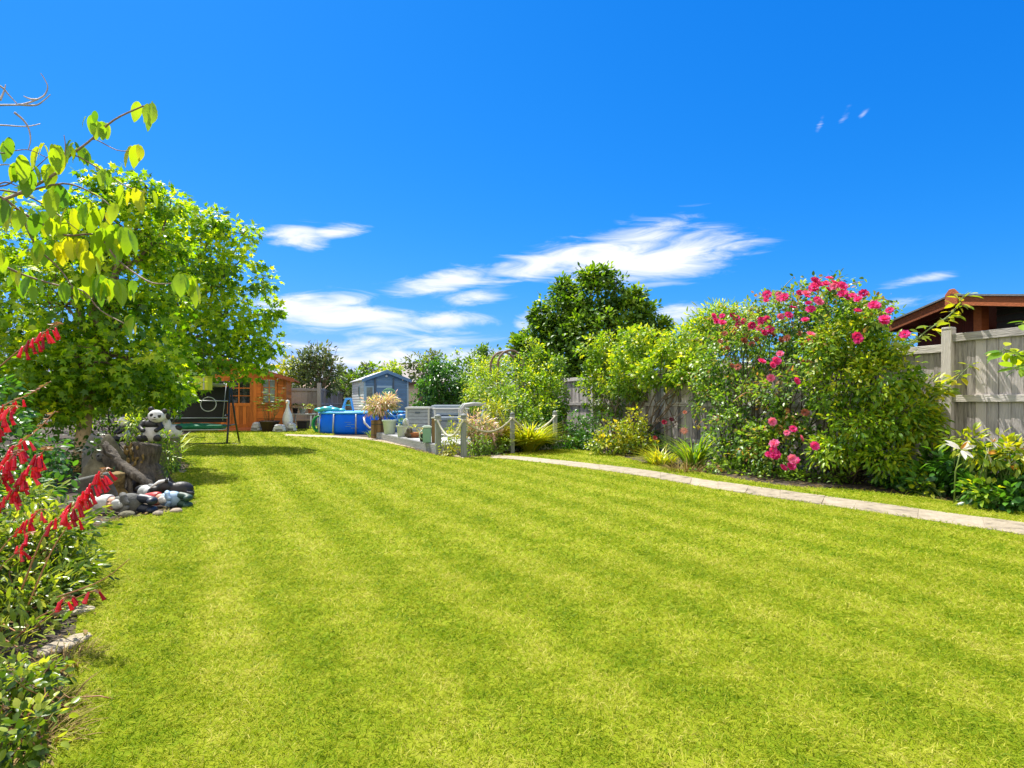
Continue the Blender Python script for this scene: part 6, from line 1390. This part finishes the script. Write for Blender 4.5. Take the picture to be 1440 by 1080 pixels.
plant('low_plant', 'low leafy ground plants under the rose bush at the bed edge', 'plant', [(1080, 670, 50, 12, 8.3, .3), (1150, 676, 50, 14, 7.9, .3), (1020, 660, 40, 10, 8.9, .3), (1210, 676, 46, 14, 7.7, .3)], 'l_mid', 'oval', .06, 2400, 10, 131, .2, n_stems=40, stem_r=.004, bright=.4)
plant('low_plant', 'dark leaved low shrub below the fence post at the bed edge', 'plant', [(1270, 668, 36, 20, 7.2, .3), (1310, 680, 30, 20, 6.8, .25), (1330, 655, 30, 24, 6.9, .3)], 'l_broad', 'oval', .085, 1700, 10, 132, .25, n_stems=30, stem_r=.006, bright=.5)
plant('low_plant', 'glossy broad leaved plant below the white lilies', 'plant', [(1360, 660, 34, 28, 6.4, .3), (1410, 665, 40, 34, 6.1, .3), (1390, 695, 40, 20, 6.0, .25), (1470, 670, 50, 40, 5.8, .3), (1440, 705, 40, 18, 5.7, .25)], 'l_broad', 'oval', .095, 2400, 10, 133, .25, n_stems=40, stem_r=.006, bright=.5)
plant('low_plant', 'light green young plant right at the front edge of the bed', 'plant', [(1385, 692, 18, 14, 5.85, .15), (1300, 690, 16, 10, 6.7, .15), (1300, 672, 14, 8, 6.8, .12)], 'l_lime', 'oval', .075, 500, 10, 134, .2, stem='stem_green', n_stems=20, stem_r=.004)
plant('lily_plant', 'pale leafy stems carrying the row of white lilies beside the fence', 'plant', [(1400, 635, 40, 16, 6.0, .2), (1360, 622, 18, 14, 6.2, .15), (1440, 640, 34, 18, 5.9, .2)], 'l_yellow', 'lance', .10, 600, 10, 135, .2, stem='stem_green', n_stems=40, stem_r=.005, width=1.3)
for i, (px, py, s, d, lb) in enumerate([(1352, 632, .30, (-.1, -1, 1.1), 'large open white lily bloom in front of the fence post'), (1388, 638, .20, (.6, -.6, .2), 'white lily facing sideways next to the large open lily'), (1396, 622, .14, (.2, -1, .9), 'small white lily bud flower highest on the stems'), (1420, 655, .18, (.5, -1, -.1), 'white lily nodding lowest among the pale leaves'), (1430, 633, .20, (-.2, -1, .6), 'white lily at the far end of the row by the fence')]):
    top = P(px, py, 5.85 if i else 6.0); b = Vector((top.x, top.y + .1, 0)); o = thing('lily', lb, 'lily', b, 0, 'white lilies')
    MB().tube([(0, 0, 0), (0, -.02, top.z * .6), (0, -.1, top.z)], [.008, .007, .006], 6).build('stem', 'stem_green', o)
    bl = bloom_obj('lily', 'f_lily', 'bloom', top, s * .95, d, o)
    rr = np.random.default_rng(i); n = 6; q = norm(np.array(d)[None] + rr.normal(size=(n, 3)) * .35); leaves('stamens', 'f_orange', 'narrow', np.tile(np.array(top), (n, 1)), q, norm(rr.normal(size=(n, 3))), np.full(n, s * .42), rr.random(n), o)

plant('low_plant', 'mixed leafy plants at the very end of the bed past the lilies', 'plant', [(1560, 690, 60, 40, 5.4, .35), (1640, 720, 60, 40, 5.0, .3), (1600, 660, 50, 40, 5.6, .3)], 'l_mid', 'oval', .08, 2200, 10, 136, .25, n_stems=40, stem_r=.006, bright=.4)
# --- beyond the garden
TX = gpos(447, 30)
plant('grey_shrub_tree', 'grey green bushy tree with upright twigs behind the dark fence', 'tree', [(445, 525, 26, 22, 30, 1.0), (430, 520, 18, 24, 30, .8), (466, 522, 18, 20, 30, .8), (445, 500, 22, 16, 30, .7), (440, 542, 34, 16, 30, .9)], 'l_grey', 'lance', .24, 3600, 12, 141, .3, TX, 'bark', .02, 60, .0, 1.2, .6, trunk=tree_trunk(TX, TX + Vector((0, 0, 1.6)), .14, .1), width=1.4)
rng = np.random.default_rng(142); o = thing('bare_sapling', 'thin sapling twigs sticking up above the grey green bushy tree', 'tree', gpos(452, 29.6)); mb = MB(); LP = []
for px0, px1, py1 in [(425, 420, 492), (436, 433, 480), (448, 446, 478), (456, 460, 488), (468, 474, 490), (462, 462, 482), (442, 437, 486)]:
    w = wig(P(px0 * .3 + 452 * .7, 545, 29.6), P(px1, py1, 29.6), 6, .03, rng); mb.tube(w, np.linspace(.03, .008, 6), 5)
    for k in range(14): i = rng.integers(2, 5); LP.append(w[i] + (w[i + 1] - w[i]) * rng.random())
mb.tube([(0, 0, 0) + np.array(o.location), (0, 0, 1.7) + np.array(o.location)], [.05, .04], 6); mb.build('twigs', 'bark', o, world=True)
LP = np.array(LP); a = norm(rng.normal(size=LP.shape)); leaves('foliage', 'l_grey', 'lance', LP, a, norm(rng.normal(size=a.shape)), np.full(len(LP), .20), rng.random(len(LP)), o)
def ftree(name, label, blobs, mat='l_far', n=900, size=.3, seed=1, Y=45, px=None, h=1.2, kind='oval'):
    b = gpos(px or blobs[0][0], Y); return plant(name, label, 'tree', blobs, mat, kind, size, n, 10, seed, .3, b, 'bark', .02, 20, .1, 1.0, .7, trunk=tree_trunk(b, b + Vector((0, 0, h)), .16, .1), bright=.4)
ftree('yellow_tree', 'bright yellow leaved bush behind the corner of the summerhouse', [(412, 528, 16, 20, 31, .8), (402, 520, 14, 18, 31, .7), (418, 538, 10, 10, 31, .5)], 'l_yellow', 1200, .2, 151, 31)
def conifer(label, px, Y, h, seed, r=1.1):
    rng = np.random.default_rng(seed); b = gpos(px, Y); o = thing('conifer', label, 'tree', b); MB().tube([b, b + Vector((.05, 0, h * .5)), b + Vector((0, 0, h))], [.14, .09, .02], 8).build('trunk', 'bark', o, world=True)
    mb = MB(); LP, LA = [], []
    for k in range(26):
        z = h * (.25 + .73 * k / 26); a = k * 2.4; L = r * (1 - .75 * k / 26) * rng.uniform(.6, 1.1); e = np.array([b.x + math.cos(a) * L, b.y + math.sin(a) * L, z + .25 * L]); s = np.array([b.x, b.y, z]); mb.tube([s, e], [.025, .008], 5)
        for q in range(30): t_ = .25 + .75 * rng.random(); LP.append(s + (e - s) * t_ + rng.normal(size=3) * .05); LA.append((e - s) / L * .6 + rng.normal(size=3) * .6)
    mb.build('branches', 'bark', o, world=True); LP, LA = np.array(LP), np.array(LA); leaves('foliage', 'l_grey', 'narrow', LP, LA, norm(rng.normal(size=LP.shape)), rng.uniform(.2, .4, len(LP)), rng.random(len(LP)), o, np.full(len(LP), 1.6))
conifer('thin dark conifer top left of the shed roof', 498, 42, 3.4, 161, 1.0); conifer('pale spindly pine standing over the shed roof', 515, 44, 4.2, 162, 1.0); conifer('small dark conifer beside the distant grey roof', 557, 40, 3.55, 163, .9); conifer('slender conifer just beyond the shed eaves', 479, 44, 4.0, 164, .5)
ftree('round_tree', 'olive tree cluster showing over the left slope of the shed roof', [(508, 530, 18, 10, 40, .9), (525, 522, 14, 9, 40, .8), (492, 536, 14, 10, 40, .8)], 'l_tree', 1000, .25, 152, 40)
ftree('round_tree', 'yellow olive tree rising behind the shed ridge', [(552, 520, 14, 9, 38, .8), (545, 530, 18, 8, 38, .8)], 'l_lime', 800, .22, 153, 38)
ftree('round_tree', 'low grey green tree behind the ivy bush top', [(590, 508, 20, 12, 34, .9), (612, 505, 14, 9, 34, .8), (600, 525, 24, 16, 34, .8)], 'l_grey', 1300, .2, 154, 34)
ftree('round_tree', 'bushy green tree seen between ivy bush and garden arch', [(680, 508, 26, 16, 27, .9), (660, 525, 26, 20, 27, .9), (705, 520, 28, 22, 26, .9), (678, 494, 12, 10, 27, .5)], 'l_tree', 2600, .16, 155, 27)
ftree('round_tree', 'small dark leaved tree right behind the garden arch', [(725, 520, 24, 22, 24, .8), (745, 535, 24, 20, 23, .8), (690, 545, 40, 16, 23, .8)], 'l_mid', 2400, .14, 156, 24)
plant('side_hedge', 'long dark hedge closing the garden behind the summerhouse and swing seat', 'hedge', [(330, 555, 60, 30, 30, 1.0), (250, 550, 70, 40, 26, 1.0), (150, 530, 90, 60, 22, 1.2), (30, 520, 100, 80, 17, 1.2), (-80, 500, 120, 120, 13, 1.2), (385, 540, 30, 24, 32, .9)], 'l_dark', 'oval', .16, 7000, 12, 171, .4, n_stems=30)
plant('side_hedge', 'tall green hedge beyond the outbuilding at the end of the fence', 'hedge', [(1230, 470, 50, 36, 13.5, .8), (1180, 490, 60, 40, 14.5, .8), (1120, 500, 60, 40, 15.5, .8)], 'l_mid', 'oval', .12, 3000, 12, 172, .4, n_stems=30)
def far_wood():
    rng = np.random.default_rng(181); n = 26000
    a = rng.uniform(-1.35, 1.35, n); r = rng.uniform(62, 80, n); x, y = r * np.sin(a), r * np.cos(a)
    top = 2.3 + .6 * np.sin(a * 37) + .5 * np.sin(a * 83 + 1) + .4 * np.sin(a * 151 + 2); z = np.maximum(.1, top * rng.random(n) ** .7)
    q = norm(rng.normal(size=(n, 3))); o = leaves('far_woodland', 'l_far', 'oval', np.stack([x, y, z], 1), q, norm(q[:, ::-1] + [0, 0, .6]), rng.uniform(.5, .95, n), rng.random(n), None)
    tag(o, 'far belt of trees closing the horizon beyond the gardens', 'woodland', None, 'stuff')
far_wood()
